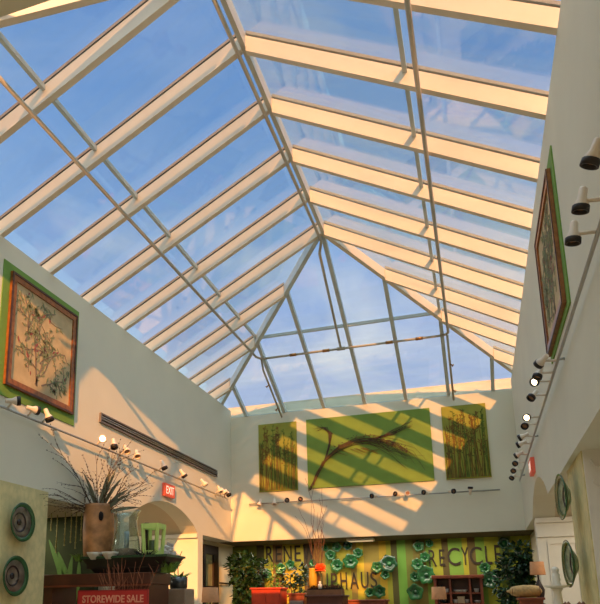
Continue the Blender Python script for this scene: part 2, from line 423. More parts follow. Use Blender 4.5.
# glass slabs
eL, eR = XL-.32, XR+.32
yF, yN = YB+.14, YN-.3
def slope_glass(name, pts, m):
    n = (Vector(pts[1])-Vector(pts[0])).cross(Vector(pts[2])-Vector(pts[0])).normalized()
    if n.z < 0: n = -n
    sub(sky, name, MB().prism([Vector(p) for p in pts], n*.012), m)
def yhip(x, far):
    d = (ZR+GL-gz_side(x))
    return YA+d/MBK if far else YA0-d/MBN
def xhip(y, s, far):
    z = gz_back(y) if far else gz_near(y)
    return XM+s*(ZR+GL-z)/(ML if s < 0 else MR)
for s, ex, m in ((-1, eL, GLASS), (1, eR, GLASS_R)):
    pts = [(XM, YA0, ZR+GL), (XM, YA, ZR+GL)]
    yh = yhip(ex, True)
    if yh > yF: pts += [(xhip(yF, s, True), yF, gz_back(yF)), (ex, yF, gz_side(ex))]
    else: pts += [(ex, yh, gz_side(ex))]
    yh = yhip(ex, False)
    if yh < yN: pts += [(ex, yN, gz_side(ex)), (xhip(yN, s, False), yN, gz_near(yN))]
    else: pts += [(ex, yh, gz_side(ex))]
    slope_glass('glass_slope', pts, m)
for far in (True, False):
    f = gz_back if far else gz_near; ye = yF if far else yN; ap = APX if far else APN
    pts = [ap]
    for s, ex in ((-1, eL), (1, eR)):
        xh = xhip(ye, s, far)
        seg = [(xh, ye, f(ye))]
        if abs(xh-XM) > abs(ex-XM): seg = [(ex, yhip(ex, far), f(yhip(ex, far))), (ex, ye, f(ye))]
        pts += seg if s < 0 else seg[::-1]
    slope_glass('glass_slope', pts, GLASS)
# curb under the glass edge
zc = gz_back(YB+.12)-.012
cb = MB().box((XL-.3, YB+.1, ZEB+.002), (XR+.3, YB+.16, zc))
sub(sky, 'curb', cb, CURB)
cj = MB()
x = XL-.2
while x < XR+.3:
    cj.box((x, YB+.094, ZEB+.004), (x+.012, YB+.1, zc)); x += .34
cj.box((XL-.3, YB+.085, zc-.02), (XR+.3, YB+.1, zc))
sub(sky, 'curb_joint', cj, ALU)
sub(sky, 'curb', MB().box((XL-.3, YN-.3, ZE+.002), (XL-.2, YB+.16, gz_side(XL-.25)-.03)), CURB)
sub(sky, 'curb', MB().box((XR+.2, YN-.3, ZE+.002), (XR+.3, YB+.16, gz_side(XR+.25)-.03)), CURB)
sub(sky, 'curb', MB().box((XL-.2, YN-.24, ZF+.002), (XR+.2, YN-.14, gz_near(YN-.14)-.03)), CURB)
up_ = MB().box((XL-.9, YB+.22, 5.16), (XR+.9, YB+.3, 5.6))
x = XL-.8
while x < XR+.9:
    up_.box((x, YB+.214, 5.16), (x+.012, YB+.22, 5.6)); x += .34
struct('wall_upstand', up_, UPST)
struct('wall_parapet', MB().box((-9, -5, 5.2), (XL-.32, GY+.15, 5.26)).box((XR+.32, -5, 5.2), (5, GY+.15, 5.26)).box((XL-.32, YB+.32, 5.1), (XR+.32, GY+.15, 5.16)).box((XL-.32, -5, 4.87), (XR+.32, YN-.32, 4.9)), ROOFOUT)

# sprinkler pipework under the skylight
XP, XQ, YP, ZP = -3.5, -.165, 11.15, 5.965
sp_ = thing('sprinkler_pipe', 'thin grey sprinkler pipework hung under the rafters of the skylight', 'pipe', (XM, YA, ZR-.03))
PR = .022
sub(sp_, 'pipe', MB().tube([(XP, YA0-1.2, ZP), (XP, YP-.14, ZP), (XP+.04, YP-.04, ZP), (XP+.14, YP, ZP)], PR, 8), PIPE)
sub(sp_, 'pipe', MB().tube([(XQ, YA0-1.2, ZP), (XQ, YP-.1, ZP), (XQ-.04, YP-.03, ZP), (XQ-.1, YP, ZP)], PR, 8), PIPE)
sub(sp_, 'pipe', MB().tube([(XP+.14, YP, ZP), (XQ-.1, YP, ZP)], PR, 8), PIPE)
sub(sp_, 'pipe', MB().tube([(XM-.03, YA0-.4, ZR-.035), (XM-.03, YA+.12, ZR-.035), (XM-.1, YA+.3, ZR-.13), (XM-.17, YP-.02, ZP+.02), (XM-.17, YP, ZP)], PR, 8), PIPE)
def zj(y): return gz_back(y)-.2-.05
for xx in (XP+.06, XQ-.02):
    sub(sp_, 'pipe', MB().tube([(xx, YP, ZP), (xx, YP+.12, zj(YP+.12)+.0), (xx, YB-.06, zj(YB-.06))], PR*.9, 8), PIPE)
def shead(p, d):
    p = Vector(p); d = Vector(d)
    sub(sp_, 'sprinkler_head', MB().lathe([(.012, 0), (.014, .05), (.03, .055), (.03, .062), (.01, .066)], p, d, 8), BRASS)
for xx in (XP+.06, XQ-.02):
    for yy in (11.6, 12.2): shead((xx, yy, zj(yy)-.015), (-.8, 0, -.6) if xx < -1 else (.8, 0, -.6))
sub(sp_, 'pipe_fitting', MB().tube([(XM-.24, YP, ZP), (XM-.1, YP, ZP)], .034, 8), PIPE)
for xx in (-2.9, -2.3, -1.2, -.7): sub(sp_, 'pipe_fitting', MB().tube([(xx, YP, ZP), (xx+.12, YP, ZP)], .03, 8), BRASS)

# ------------------------------------------------------------------ framed paintings on green boards
def painting(x, s, y0, y1, z0, z1, by0, by1, bz0, bz1, label):
    t = thing('framed_painting', label, 'painting', (x, (y0+y1)/2, bz0))
    def X(d): return x+s*d
    sub(t, 'backing_board', MB().box((X(0.001), by0, bz0), (X(.012), by1, bz1)), GREENBOARD, 'plain green backing board')
    fw_ = .085
    for nm, d0, d1, w, m in (('frame', .013, .042, fw_, GOLD), ('frame_moulding', .043, .05, .025, DGOLD)):
        f = MB()
        f.box((X(d0), y0, z0), (X(d1), y1, z0+w)).box((X(d0), y0, z1-w), (X(d1), y1, z1))
        f.box((X(d0), y0, z0+w), (X(d1), y0+w, z1-w)).box((X(d0), y1-w, z0+w), (X(d1), y1, z1-w))
        sub(t, nm, f, m)
    sub(t, 'canvas', MB().box((X(.013), y0+fw_, z0+fw_), (X(.024), y1-fw_, z1-fw_)), CANVAS)
    W = y1-y0-2*fw_; H = z1-z0-2*fw_
    def P(u, v, d=.0265): return Vector((X(d), y0+fw_+u*W, z0+fw_+v*H))
    br = MB(); lf = MB(); bl = MB(); r = random.Random(3)
    def stroke(pts, wd, wd1):
        n = len(pts)
        for i in range(n-1):
            a, b = P(*pts[i]), P(*pts[i+1]); dr = (b-a); nn = Vector((0, -dr.z, dr.y)).normalized()
            w0 = wd+(wd1-wd)*i/n; w1 = wd+(wd1-wd)*(i+1)/n
            off = Vector((s*.002, 0, 0))
            br.prism([a-nn*w0, a+nn*w0, b+nn*w1, b-nn*w1], off)
    def grow(u, v, ang, ln, wd, dep):
        pts = [(u, v)]; n = 6
        for i in range(n):
            ang += r.uniform(-.35, .35); u += math.cos(ang)*ln/n; v += math.sin(ang)*ln/n*W/H
            if not (.04 < u < .96 and .04 < v < .96): break
            pts.append((u, v))
        if len(pts) < 3: return
        stroke(pts, wd, wd*.45)
        for (a, b) in pts[1:]:
            for q in range(1 if dep else 1):
                th = r.uniform(0, 6.28); c = P(min(.97, max(.03, a+r.uniform(-.05, .05))), min(.97, max(.03, b+r.uniform(-.04, .04))), .0265)
                l = r.uniform(.02, .045); dd = Vector((0, math.cos(th), math.sin(th)))*l; nn = Vector((0, -math.sin(th), math.cos(th)))*l*.32
                (bl if r.random() < .07 else lf).prism([c-dd, c+nn, c+dd, c-nn], (s*.003, 0, 0))
        if dep < 2:
            for q in range(3):
                i = r.randrange(1, len(pts)); grow(pts[i][0], pts[i][1], ang+r.choice([-1, 1])*r.uniform(.5, 1.2), ln*.62, wd*.5, dep+1)
    grow(.42, .05, 1.9, .55, .016, 0); grow(.4, .06, 1.2, .6, .014, 0); grow(.2, .45, 1.3, .5, .012, 0); grow(.45, .3, .5, .5, .011, 0); grow(.5, .08, .3, .45, .010, 0); grow(.3, .75, .3, .5, .009, 1)
    sub(t, 'painted_branches', br, PBRANCH); sub(t, 'painted_leaves', lf, PLEAF); sub(t, 'painted_blossoms', bl, PRED)
painting(XL, 1, 5.53, 6.80, 3.86, 5.14, 5.42, 6.87, 3.74, 5.23, 'gilt framed painting of leafy branches on the left wall')
painting(XR, -1, 5.36, 6.62, 3.84, 5.0, 5.24, 6.66, 3.78, 5.12, 'gilt framed painting seen edge on high on the right wall')

# ------------------------------------------------------------------ three botanical panels on the back wall
def panel(x0, x1, z0, z1, label, m):
    t = thing('botanical_panel', label, 'wall panel', ((x0+x1)/2, YB, z0), 'botanical panels on the back wall')
    sub(t, 'panel_board', MB().box((x0, YB-.03, z0), (x1, YB-.001, z1)), m, bevel=.003)
    return t
def reeds(t, x0, x1, z0, z1, seed):
    r = random.Random(seed); a = MB(); b = MB()
    n = 46
    for i in range(n):
        x = x0+(x1-x0)*(i+r.random())/n; zt = z1-r.uniform(.05, .55)*(z1-z0)
        x1_ = min(x1-.02, max(x0+.02, x+r.uniform(-.1, .1)))
        mb = a if r.random() < .6 else b
        mid = min(x1-.02, max(x0+.02, (x+x1_)/2+r.uniform(-.025, .025)))
        x = min(x1-.02, max(x0+.02, x))
        mb.tube([(x, YB-.036, z0+.02), (mid, YB-.04, (z0+zt)/2), (x1_, YB-.036, zt)], .0075, 4, .004)
        for q in range(9):
            th = r.uniform(.3, 2.8); l = r.uniform(.03, .08); px = min(x1-.08, max(x0+.08, x1_)); 
            mb.leaf((px, YB-.037, zt-.02+r.uniform(-.28, .03)), (math.cos(th), -.05, math.sin(th)), (0, -1, 0), l, .011)
    sub(t, 'reed_stalks', a, REED); sub(t, 'reed_grass', b, REEDG)
t = panel(-3.94, -3.16, 3.74, 5.105, 'narrow green panel of upright reeds on the left of the three on the back wall', BANNER2); reeds(t, -3.94, -3.16, 3.74, 5.1, 1)
t = panel(-.42, .345, 3.75, 5.105, 'narrow green panel of upright reeds on the right of the three on the back wall', BANNER2); reeds(t, -.42, .345, 3.75, 5.1, 2)
t = panel(-2.96, -.625, 3.75, 5.115, 'wide green panel with an arching bundle of dry branches on the back wall', BANNER)
BX0, BX1, BZ0, BZ1 = -2.96, -.625, 3.75, 5.115
def bp(u, v):  # bundle coordinates from the panel's own face, 0..1
    return Vector((BX0+(BX1-BX0)*u, YB-.045, BZ0+(BZ1-BZ0)*v))
r = random.Random(11); bd = MB(); bg = MB()
spine = [(.04, .03), (.09, .22), (.16, .40), (.27, .55), (.40, .63), (.52, .63), (.62, .58), (.72, .50), (.82, .40)]
for i in range(34):
    o1 = r.uniform(-.06, .06); o2 = r.uniform(-.13, .13); n = r.randrange(5, 10)
    st = r.randrange(0, 3); pts = [bp(u+o1*.4+.012*r.uniform(-1, 1), v+o1*(1-j/9)+o2*(j/9)**2+.012*r.uniform(-1, 1))+Vector((0, -.012*r.random(), 0)) for j, (u, v) in list(enumerate(spine))[st:n]]
    (bd if i % 3 else bg).tube(pts, .006, 4, .002)
for i in range(16):
    pts = [bp(.42+.03*r.random(), .6), bp(.6+.02*r.uniform(-1, 1), .63+.03*r.random()), bp(.72+.02*r.uniform(-1, 1), .70+.04*r.uniform(-1, 1)), bp(.84+.03*r.uniform(-1, 1), .80+.05*r.uniform(-1, 1))]
    bd.tube(pts[:r.choice([3, 4, 4])], .006, 4, .002)
for i in range(16):
    pts = [bp(.14+.02*r.random(), .38), bp(.19+.012*r.uniform(-1, 1), .6), bp(.205+.02*r.uniform(-1, 1), .76), bp(.16+.03*r.uniform(-1, 1), .86), bp(.09+.04*r.uniform(-1, 1), .86+.05*r.uniform(-1, 1))]
    bd.tube(pts[:r.choice([4, 5, 5])], .006, 4, .002)
for i in range(14):
    u = r.uniform(.5, .68); pts = [bp(u, .6), bp(u+.1, .5+.04*r.uniform(-1, 1)), bp(u+.2, .36+.1*r.uniform(-1, 1)), bp(min(.97, u+.28), .2+.16*r.uniform(-.8, 1))]
    bd.tube(pts[:r.choice([3, 4])], .004, 4, .0015)
for i in range(12):
    u = r.uniform(.2, .5); pts = [bp(u, .52), bp(u+.07, .46), bp(u+.12, .44+.05*r.uniform(-1, 1))]
    bg.tube(pts, .005, 4, .002)
for i in range(90):
    j = r.uniform(2.5, 7.9); k = int(j); f = j-k; u = spine[k][0]*(1-f)+spine[k+1][0]*f; v = spine[k][1]*(1-f)+spine[k+1][1]*f
    th = r.uniform(0, 6.28); bd.leaf(bp(u, v+r.uniform(-.02, .07)), (math.cos(th), -.2, math.sin(th)), (0, -1, 0), r.uniform(.03, .07), .008)
sub(t, 'dry_branches', bd, TWIG); sub(t, 'dry_stems', bg, REED)

# ------------------------------------------------------------------ spotlight rails
def rail(label, a, b, wall_dir):
    a = Vector(a); b = Vector(b); t = thing('track_rail', label, 'track rail', (a+b)/2)
    sub(t, 'rail', MB().tube([a, b], .013, 6), STEEL)
    for f in (.06, .35, .65, .94):
        p = a+(b-a)*f; sub(t, 'bracket', MB().tube([p, p+Vector(wall_dir)], .012, 6), STEEL)
    return t
rail('long grey spotlight rail along the left wall', (XL+.07, 3.4, 3.59), (XL+.07, 12.15, 3.59), (-.069, 0, 0))
rail('long grey spotlight rail along the right wall', (XR-.05, 2.6, 3.565), (XR-.05, 12.0, 3.565), (.049, 0, 0))
rail('short spotlight rail under the three panels on the back wall', (-4.14, YB-.06, 3.51), (.46, YB-.06, 3.51), (0, .059, 0))
def head(base, out, aim, label, lit, group, size=1.0, dark=True):
    base = Vector(base); out = Vector(out); aim = Vector(aim).normalized()
    t = thing('track_spotlight', label, 'spotlight', base, group)
    piv = base+out
    sub(t, 'stem', MB().tube([base, piv], .011, 6), WHITEL)
    c = piv-aim*.05*size
    sub(t, 'lamp_housing', MB().lathe([(.022*size, -.06*size), (.032*size, -.045*size), (.034*size, .03*size), (.056*size, .075*size), (.06*size, .11*size), (.052*size, .11*size), (.05*size, .085*size)], c, aim, 14), WHITEL)
    sub(t, 'baffle', MB().lathe([(.061*size, .085*size), (.064*size, .088*size), (.064*size, .135*size), (.05*size, .135*size), (.048*size, .1*size)], c, aim, 14, cap=False), BLACK if dark else WHITEL)
    sub(t, 'lens', MB().lathe([(.049*size, .098*size), (.03*size, .112*size), (.001, .116*size)], c, aim, 14), LIT if lit else UNLIT)
GH = ('spotlights on the left wall rail', 'spotlights on the right wall rail', 'spotlights on the back wall rail')
LH = [(5.56, (.6, .6, .1), 0, 1), (5.89, (.35, .85, -.05), 0, 1), (6.16, (.35, .2, -.9), 0, 1), (7.32, (.6, -.75, -.15), 1, 0), (7.62, (.3, -.3, -.9), 0, 1), (7.95, (.5, -.4, -.7), 0, 0), (8.27, (.4, -.5, -.75), 0, 0), (9.12, (.4, .1, -.9), 0, 1), (9.85, (.5, .3, -.8), 0, 1), (10.74, (.5, .1, -.6), 0, 0), (11.5, (.5, -.2, -.8), 0, 0), (11.72, (.6, -.1, -.7), 0, 0), (11.93, (.6, -.1, -.8), 0, 1)]
for i, (y, aim, lit, dk) in enumerate(LH):
    head((XL+.07, y, 3.6), (.07, 0, .07), aim, '%s white track spotlight from the left on the left wall rail%s' % (ORD[i], ', glowing' if lit else ''), lit, GH[0], .78, dk)
RH = [(3.08, (-.35, .2, -.8), 0), (3.47, (-.2, .15, -.95), 0), (3.8, (-.15, .1, -1), 0), (5.93, (-.5, .6, -.35), 0), (6.25, (-.4, -.2, -.9), 0), (6.5, (-.5, -.7, -.3), 1), (6.95, (-.4, -.3, -.5), 0), (7.8, (-.35, -.85, -.35), 1), (8.14, (-.4, -.7, -.6), 0), (8.73, (-.8, .3, -.3), 0), (9.14, (-.8, .3, -.3), 0), (9.83, (-.8, .3, -.35), 0), (10.4, (-.5, -.6, -.5), 0), (11.0, (-.5, -.6, -.5), 0), (11.6, (-.5, -.4, -.6), 0)]
for i, (y, aim, lit) in enumerate(RH):
    head((XR-.05, y, 3.57), (-.12, 0, .01), aim, '%s track spotlight along the right wall rail counting from the nearest%s' % (ORD[i], ', glowing' if lit else ''), lit, GH[1], .66)
BH = [(-3.9, (-.2, -.3, -.9), 0), (-3.61, (.1, -.4, -.9), 0), (-3.37, (.5, -.7, .2), 0), (-3.11, (.5, -.6, .3), 0), (-1.71, (-.6, -.6, -.1), 0), (-1.29, (-.6, -.6, .2), 0), (-1.11, (.2, -.9, .1), 0), (-.79, (-.6, -.6, .1), 0), (-.34, (.6, -.6, -.1), 0), (-.03, (.1, -.2, .9), 0)]
for i, (x, aim, lit) in enumerate(BH):
    head((x, YB-.06, 3.51), (0, -.07, .01), aim, '%s small track spotlight from the left on the back wall rail' % ORD[i], lit, GH[2], .72, i not in (0, 1, 6))

# ------------------------------------------------------------------ air grille, exit signs
g = thing('air_grille', 'long narrow grey slot grille on the left wall above the spotlights', 'air vent', (XL, 9.57, 3.96))
sub(g, 'grille_frame', MB().box((XL+.001, 7.46, 3.94), (XL+.03, 11.69, 3.962)).box((XL+.001, 7.46, 4.05), (XL+.03, 11.69, 4.07)).box((XL+.001, 7.46, 3.962), (XL+.03, 7.49, 4.05)).box((XL+.001, 11.66, 3.962), (XL+.03, 11.69, 4.05)), mat('grille_grey', (120, 112, 106), .5, .3))
sub(g, 'slot', MB().box((XL+.001, 7.49, 3.962), (XL+.006, 11.66, 4.05)), BLACK)
sub(g, 'slat', MB().box((XL+.006, 7.49, 3.99), (XL+.028, 11.66, 4.002)), STEEL)
sub(g, 'slat', MB().box((XL+.006, 7.49, 4.02), (XL+.028, 11.66, 4.03)), STEEL)

def text_mesh(body, size, m, name, parent, origin, right, up, depth=.006, w=None, h=None, font_off=0):
    cu = bpy.data.curves.new(name, 'FONT'); cu.body = body; cu.size = size; cu.extrude = depth/2; cu.offset = font_off
    tmp = bpy.data.objects.new('tmp', cu); COL.objects.link(tmp)
    dg = bpy.context.evaluated_depsgraph_get(); dg.update()
    me = bpy.data.meshes.new_from_object(tmp.evaluated_get(dg)); COL.objects.unlink(tmp); bpy.data.objects.remove(tmp)
    xs = [v.co.x for v in me.vertices]; ys = [v.co.y for v in me.vertices]
    x0, x1, y0, y1 = min(xs), max(xs), min(ys), max(ys)
    fx = (w/(x1-x0)) if w else 1; fy = (h/(y1-y0)) if h else fx
    if not w: fx = fy
    R_, U_ = Vector(right).normalized(), Vector(up).normalized(); N_ = R_.cross(U_)
    O = Vector(origin)-world(parent)
    for v in me.vertices:
        c = v.co.copy(); v.co = O+R_*(c.x-x0)*fx+U_*(c.y-y0)*fy+N_*(c.z+depth/2)
    me.name = name; me.materials.clear(); me.materials.append(m)
    o = bpy.data.objects.new(name, me); COL.objects.link(o); o.parent = parent
    return o
def exit_sign(loc, axis_right, normal, label, w=.36, h=.2):
    loc = Vector(loc); R_ = Vector(axis_right); N_ = Vector(normal); U_ = Vector((0, 0, 1))
    t = thing('exit_sign', label, 'exit sign', loc)
    q = [loc-R_*w/2-U_*h/2, loc+R_*w/2-U_*h/2, loc+R_*w/2+U_*h/2, loc-R_*w/2+U_*h/2]
    sub(t, 'sign_box', MB().prism(q, N_*.05), EXITB)
    text_mesh('EXIT', .1, EXITT, 'lettering', t, loc-R_*w*.38-U_*h*.3+N_*.0505, R_, U_, .003, w*.76, h*.6)
exit_sign((XL+.002, 9.56, 3.355), (0, 1, 0), (1, 0, 0), 'red exit sign on the left wall above the arch')
exit_sign((XR-.002, 9.71, 3.37), (0, -1, 0), (-1, 0, 0), 'red exit sign on the right wall above the arch')

# soffit light over the green wall
cl = thing('ceiling_light', 'small rectangular light on the soffit over the green striped wall', 'light', (-2.08, 12.98, ZS))
sub(cl, 'light_housing', MB().box((-2.33, 12.86, ZS-.04), (-1.83, 13.1, ZS-.001)), TRIMW)
sub(cl, 'diffuser', MB().box((-2.3, 12.88, ZS-.046), (-1.86, 13.08, ZS-.04)), LITSOFT)

# ------------------------------------------------------------------ plates on the pillars
def pillar_plate(c, s, label):
    c = Vector(c); t = thing('decorative_plate', label, 'plate', c, 'round glazed plates on the wallpapered pillars')
    ax = (s, -.1 if s < 0 else 0, 0); R0 = .205; c = c+Vector((s*.05 if s < 0 else 0, 0, 0))
    sub(t, 'plate_body', MB().lathe([(.07, 0), (.09, .012), (R0*.8, .05), (R0*.78, .056), (.085, .022), (.001, .018)], c, ax, 36), PLIN if s > 0 else PLPALE)
    sub(t, 'plate_rim', MB().lathe([(R0*.8, .048), (R0*.98, .066), (R0, .072), (R0*.98, .077), (R0*.78, .058)], c, ax, 36, cap=False), PLRIM)
    md = MB().lathe([(.032, .019), (.03, .03), (.016, .034), (.001, .034)], c, ax, 16)
    md.lathe([(.088, .026), (.098, .034), (.108, .031)], c, ax, 28, cap=False)
    sub(t, 'medallion', md, PLMED)
pillar_plate((XL+.006, 5.92, 2.46), 1, 'upper round brown and green plate on the left pillar')
pillar_plate((XL+.006, 5.86, 1.905), 1, 'lower round brown and green plate on the left pillar')
pillar_plate((XR+.04, 6.5, 2.5), -1, 'upper round green plate seen edge on the right pillar')
pillar_plate((XR+.04, 6.52, 1.92), -1, 'lower round green plate seen edge on the right pillar')

# ------------------------------------------------------------------ green wall: words and plates
def word(letters, label):
    x0 = at(letters[0][1], letters[0][3], GY)
    t = thing('wall_lettering', label, 'lettering', (x0.x, GY, x0.z))
    for ch, u0, u1, vb, vt in letters:
        a = at(u0, vb, GY); b = at(u1, vb, GY); c = at(u0, vt, GY)
        w = b.x-a.x; h = c.z-a.z
        text_mesh(ch, .3, LDARK, 'letter', t, (a.x, GY-.001, a.z), (1, 0, 0), (0, 0, 1), .02, w, h, .001)
word([('R', 266.5, 273.5, 562, 546.5), ('E', 276, 281.5, 562, 546.5), ('N', 284, 292, 562, 546), ('E', 295, 301, 561.5, 545.5), ('W', 303.5, 315, 561.5, 545)], 'dark letters RENEW on the striped wall, upper left')
word([('U', 321.5, 328.5, 590, 573.5), ('P', 331.5, 337.5, 590, 573), ('H', 341, 347.5, 589.5, 572.5), ('A', 350.5, 359, 589, 572.5), ('U', 361.5, 369, 588.5, 572), ('S', 371, 377.5, 588, 571.5)], 'dark letters of the word ending HAUS behind the orange flower')
word([('R', 429.5, 437, 566.5, 550), ('E', 440, 445.5, 566, 549.5), ('C', 448, 461, 565.8, 548), ('Y', 462, 469.5, 565, 547.5), ('C', 470.5, 483, 564.8, 547), ('L', 486, 492.5, 564.5, 546), ('E', 495.5, 501.5, 564, 545)], 'dark letters RECYCLE on the striped wall, upper right')
def wall_plate(u, v, rpx, label, dark=False, group='green scalloped plates on the striped wall'):
    c = at(u, v, GY-.02); R0 = rpx/48.5; c = Vector((c.x, GY-.004, c.z))
    r = random.Random(int(u*7+v)); ph = r.uniform(0, 6); nn = r.choice([5, 6, 7])
    t = thing('wall_plate', label, 'plate', c, group)
    wob = lambda a, h: 1+.1*math.sin(nn*a+ph)*(1 if h > .02 else 0)
    ax = (r.uniform(-.12, .12), -1, r.uniform(-.1, .12))
    c2 = c+Vector((0, -.02, 0))
    sub(t, 'plate_body', MB().lathe([(R0*.35, 0), (R0*.6, .02), (R0, .075+.1*R0), (R0*.99, .082+.1*R0), (R0*.55, .035), (R0*.3, .024), (.001, .022)], c2, ax, 30, wob), GPLATE2 if dark else GPLATE)
    sub(t, 'plate_center', MB().lathe([(R0*.3, .02), (R0*.27, .05), (.001, .056)], c2, ax, 14), GPLATE if dark else GPLATE2)
WP = [  # cluster between RENEW and the tan stripe
 (348.5, 546, 4.5, 'dark small round green plate highest above HAUS', True), (358.5, 553, 4.8, 'small green plate right of the dark one above HAUS', False), (351, 561, 7, 'large green plate directly above the letters HA', False), (337.5, 565.5, 6, 'green plate above the gap before the letter H', False),
 (331, 555, 5, 'green plate left of the big plate above HAUS', False), (338, 547.5, 4.6, 'small green plate under the soffit left of the dark plate', False), (326, 548.5, 3.2, 'smallest green plate just right of the W of RENEW', False),
 (389.5, 564, 8, 'largest dark green bowl plate right of HAUS', True), (377, 567, 5.2, 'green plate touching the left of the dark bowl plate', False), (386, 575, 4.2, 'small green plate under the dark bowl plate', False), (380, 591, 6, 'green plate low under the S of HAUS', False), (370, 592.5, 4.5, 'small green plate lower left under the S of HAUS', False),
 (418.5, 546, 5, 'top green plate of the column left of RECYCLE', False), (430, 543.5, 3.6, 'small green plate under the soffit above the R of RECYCLE', False), (425, 557, 4.6, 'green plate touching the R of RECYCLE', False), (418, 564.5, 5.4, 'middle green plate of the column left of RECYCLE', False), (426.5, 575, 8.2, 'largest green plate in the column left of RECYCLE', False), (415, 577, 4.6, 'green plate left of the largest one in the column', False), (416, 592, 7.4, 'lowest green plate of the column left of RECYCLE', False),
 (485.5, 568, 4.8, 'green plate under the L of RECYCLE', False), (489.5, 580.5, 7.5, 'large green plate below the L beside the bookcase', False), (497, 574, 4.2, 'small green plate next to the dark ficus right of the bookcase', False), (504, 543, 5, 'green plate up in the corner above the right ficus', True),
 (282, 569, 5.4, 'pale green plate under the E of RENEW', False), (291, 564.5, 4.4, 'green plate right under the N of RENEW', False), (314, 563, 3.6, 'small green plate at the foot of the W of RENEW', False), (268, 574, 4.8, 'green plate below the R of RENEW beside the ficus', False)]
for u, v, rp, lb, dk in WP: wall_plate(u, v, rp, lb, dk)

# ------------------------------------------------------------------ plants
def ficus(name, label, base, foli, n, lsz, seed, trunk=True, m=LEAF):
    base = Vector(base); t = thing(name, label, 'plant', base); r = random.Random(seed)
    sub(t, 'pot', MB().lathe([(.14, 0), (.19, .3), (.21, .31), (.21, .35), (.18, .35), (.17, .3), (.001, .3)], base, n=20), POT)
    tops = [Vector(f[0]) for f in foli]
    tk = MB()
    for f in tops: tk.tube([base+Vector((0, 0, .28)), base+Vector((.03, 0, .8)), (base+f)/2+Vector((0, 0, .3)), f], .028, 6, .008)
    sub(t, 'trunk', tk, BARK)
    lf = MB()
    for (c, rad) in foli:
        c = Vector(c); k = int(n*rad[0]*rad[2]/.1)
        for i in range(k):
            d = Vector((r.gauss(0, 1), r.gauss(0, 1), r.gauss(0, 1))).normalized(); q = r.uniform(.35, 1)**.5*r.choice([1, 1, 1.12])
            p = c+Vector((d.x*rad[0], d.y*rad[1], d.z*rad[2]))*q
            p.x = min(.78, max(-4.78, p.x)); p.y = min(13.42, p.y)
            dd = (d+Vector((r.uniform(-1, 1), r.uniform(-1, 1), r.uniform(-1.2, .4)))).normalized()
            lf.leaf(p, dd, (r.uniform(-.5, .5), r.uniform(-.5, .5), 1), lsz*r.uniform(.7, 1.2), lsz*.28)
    sub(t, 'foliage', lf, m)
    return t
yt = 12.7
def blob(u, v, ru, rv, y, dy=.25):
    c = at(u, v, y); s = y*1.04/F_PX; return (c, (ru*s, dy, rv*s))
b0 = at(246, 604, yt)
ficus('ficus_tree', 'bushy dark green ficus in the left corner below RENEW', (b0.x, yt, 0), [blob(246, 572, 16, 18, yt), blob(239, 565, 12, 11, yt), blob(248, 594, 14, 16, yt), blob(259, 568, 8, 9, yt), blob(250, 610, 12, 16, yt)], 300, .13, 1)
b1 = at(296, 604, 12.4)
ficus('potted_shrub', 'small dark green potted shrub below the letters NE', (b1.x, 12.4, 0), [blob(290, 577, 8, 9, 12.4, .15), blob(301, 574, 6, 9, 12.4, .15), blob(295, 588, 9, 8, 12.4, .15)], 300, .11, 2)
b1b = at(276, 604, 13.15)
ficus('potted_shrub', 'loose lime green shrub between the corner ficus and the dark shrub', (b1b.x, 13.15, 0), [blob(275, 574, 6, 9, 13.15, .1), blob(273, 583, 5, 7, 13.15, .1), blob(278, 590, 6, 7, 13.15, .1)], 170, .11, 3, m=LEAFY)
b2 = at(515, 604, 12.2)
ficus('ficus_tree', 'tall dark ficus in the right corner over the E of RECYCLE', (b2.x-.05, 12.2, 0), [blob(515, 566, 13, 15, 12.2), blob(521, 551, 9, 8, 12.2, .15), blob(509, 583, 11, 18, 12.2), blob(530, 566, 10, 8, 12.2, .1), blob(527, 580, 8, 12, 12.2, .1), blob(513, 606, 10, 14, 12.2)], 380, .12, 4)

# ------------------------------------------------------------------ left foreground: cabinet with tray and vases
CY = 6.95
CX0, CX1, CT = XL-.38, at(171, 580, CY+.55).x, 1.965
cb = thing('wooden_cabinet', 'dark cherry wooden cabinet with open front at lower left carrying the tray', 'cabinet', (-4.0, CY+.25, 0))
ca = MB().box((CX0, CY, CT-.13), (CX1, CY+.55, CT))
sub(cb, 'top', ca, DWOOD, bevel=.008)
bo = MB().box((CX0+.02, CY+.02, 0), (CX0+.14, CY+.53, CT-.13)).box((CX1-.3, CY+.02, 0), (CX1-.02, CY+.53, CT-.13)).box((CX0+.14, CY+.47, 0), (CX1-.3, CY+.53, .9)).box((CX0+.72, CY+.47, .9), (CX1-.3, CY+.53, CT-.13)).box((CX0+.14, CY+.04, 1.2), (CX1-.3, CY+.5, 1.24)).box((CX0+.14, CY+.04, .6), (CX1-.3, CY+.5, .64)).box((CX0+.14, CY+.02, 0), (CX1-.3, CY+.5, .08))
sub(cb, 'body', bo, DWOOD)
sub(cb, 'moulding', MB().box((CX0, CY-.012, CT-.15), (CX1, CY+.02, CT-.128)), RWOOD)
TZ0, TZ1 = CT+.0, CT+.185
tc_ = Vector((at(126, 556, CY+.1).x, CY+.27, TZ0))
tr = thing('serving_tray', 'wide black tapered tray with green rim on the cabinet', 'tray', tc_)
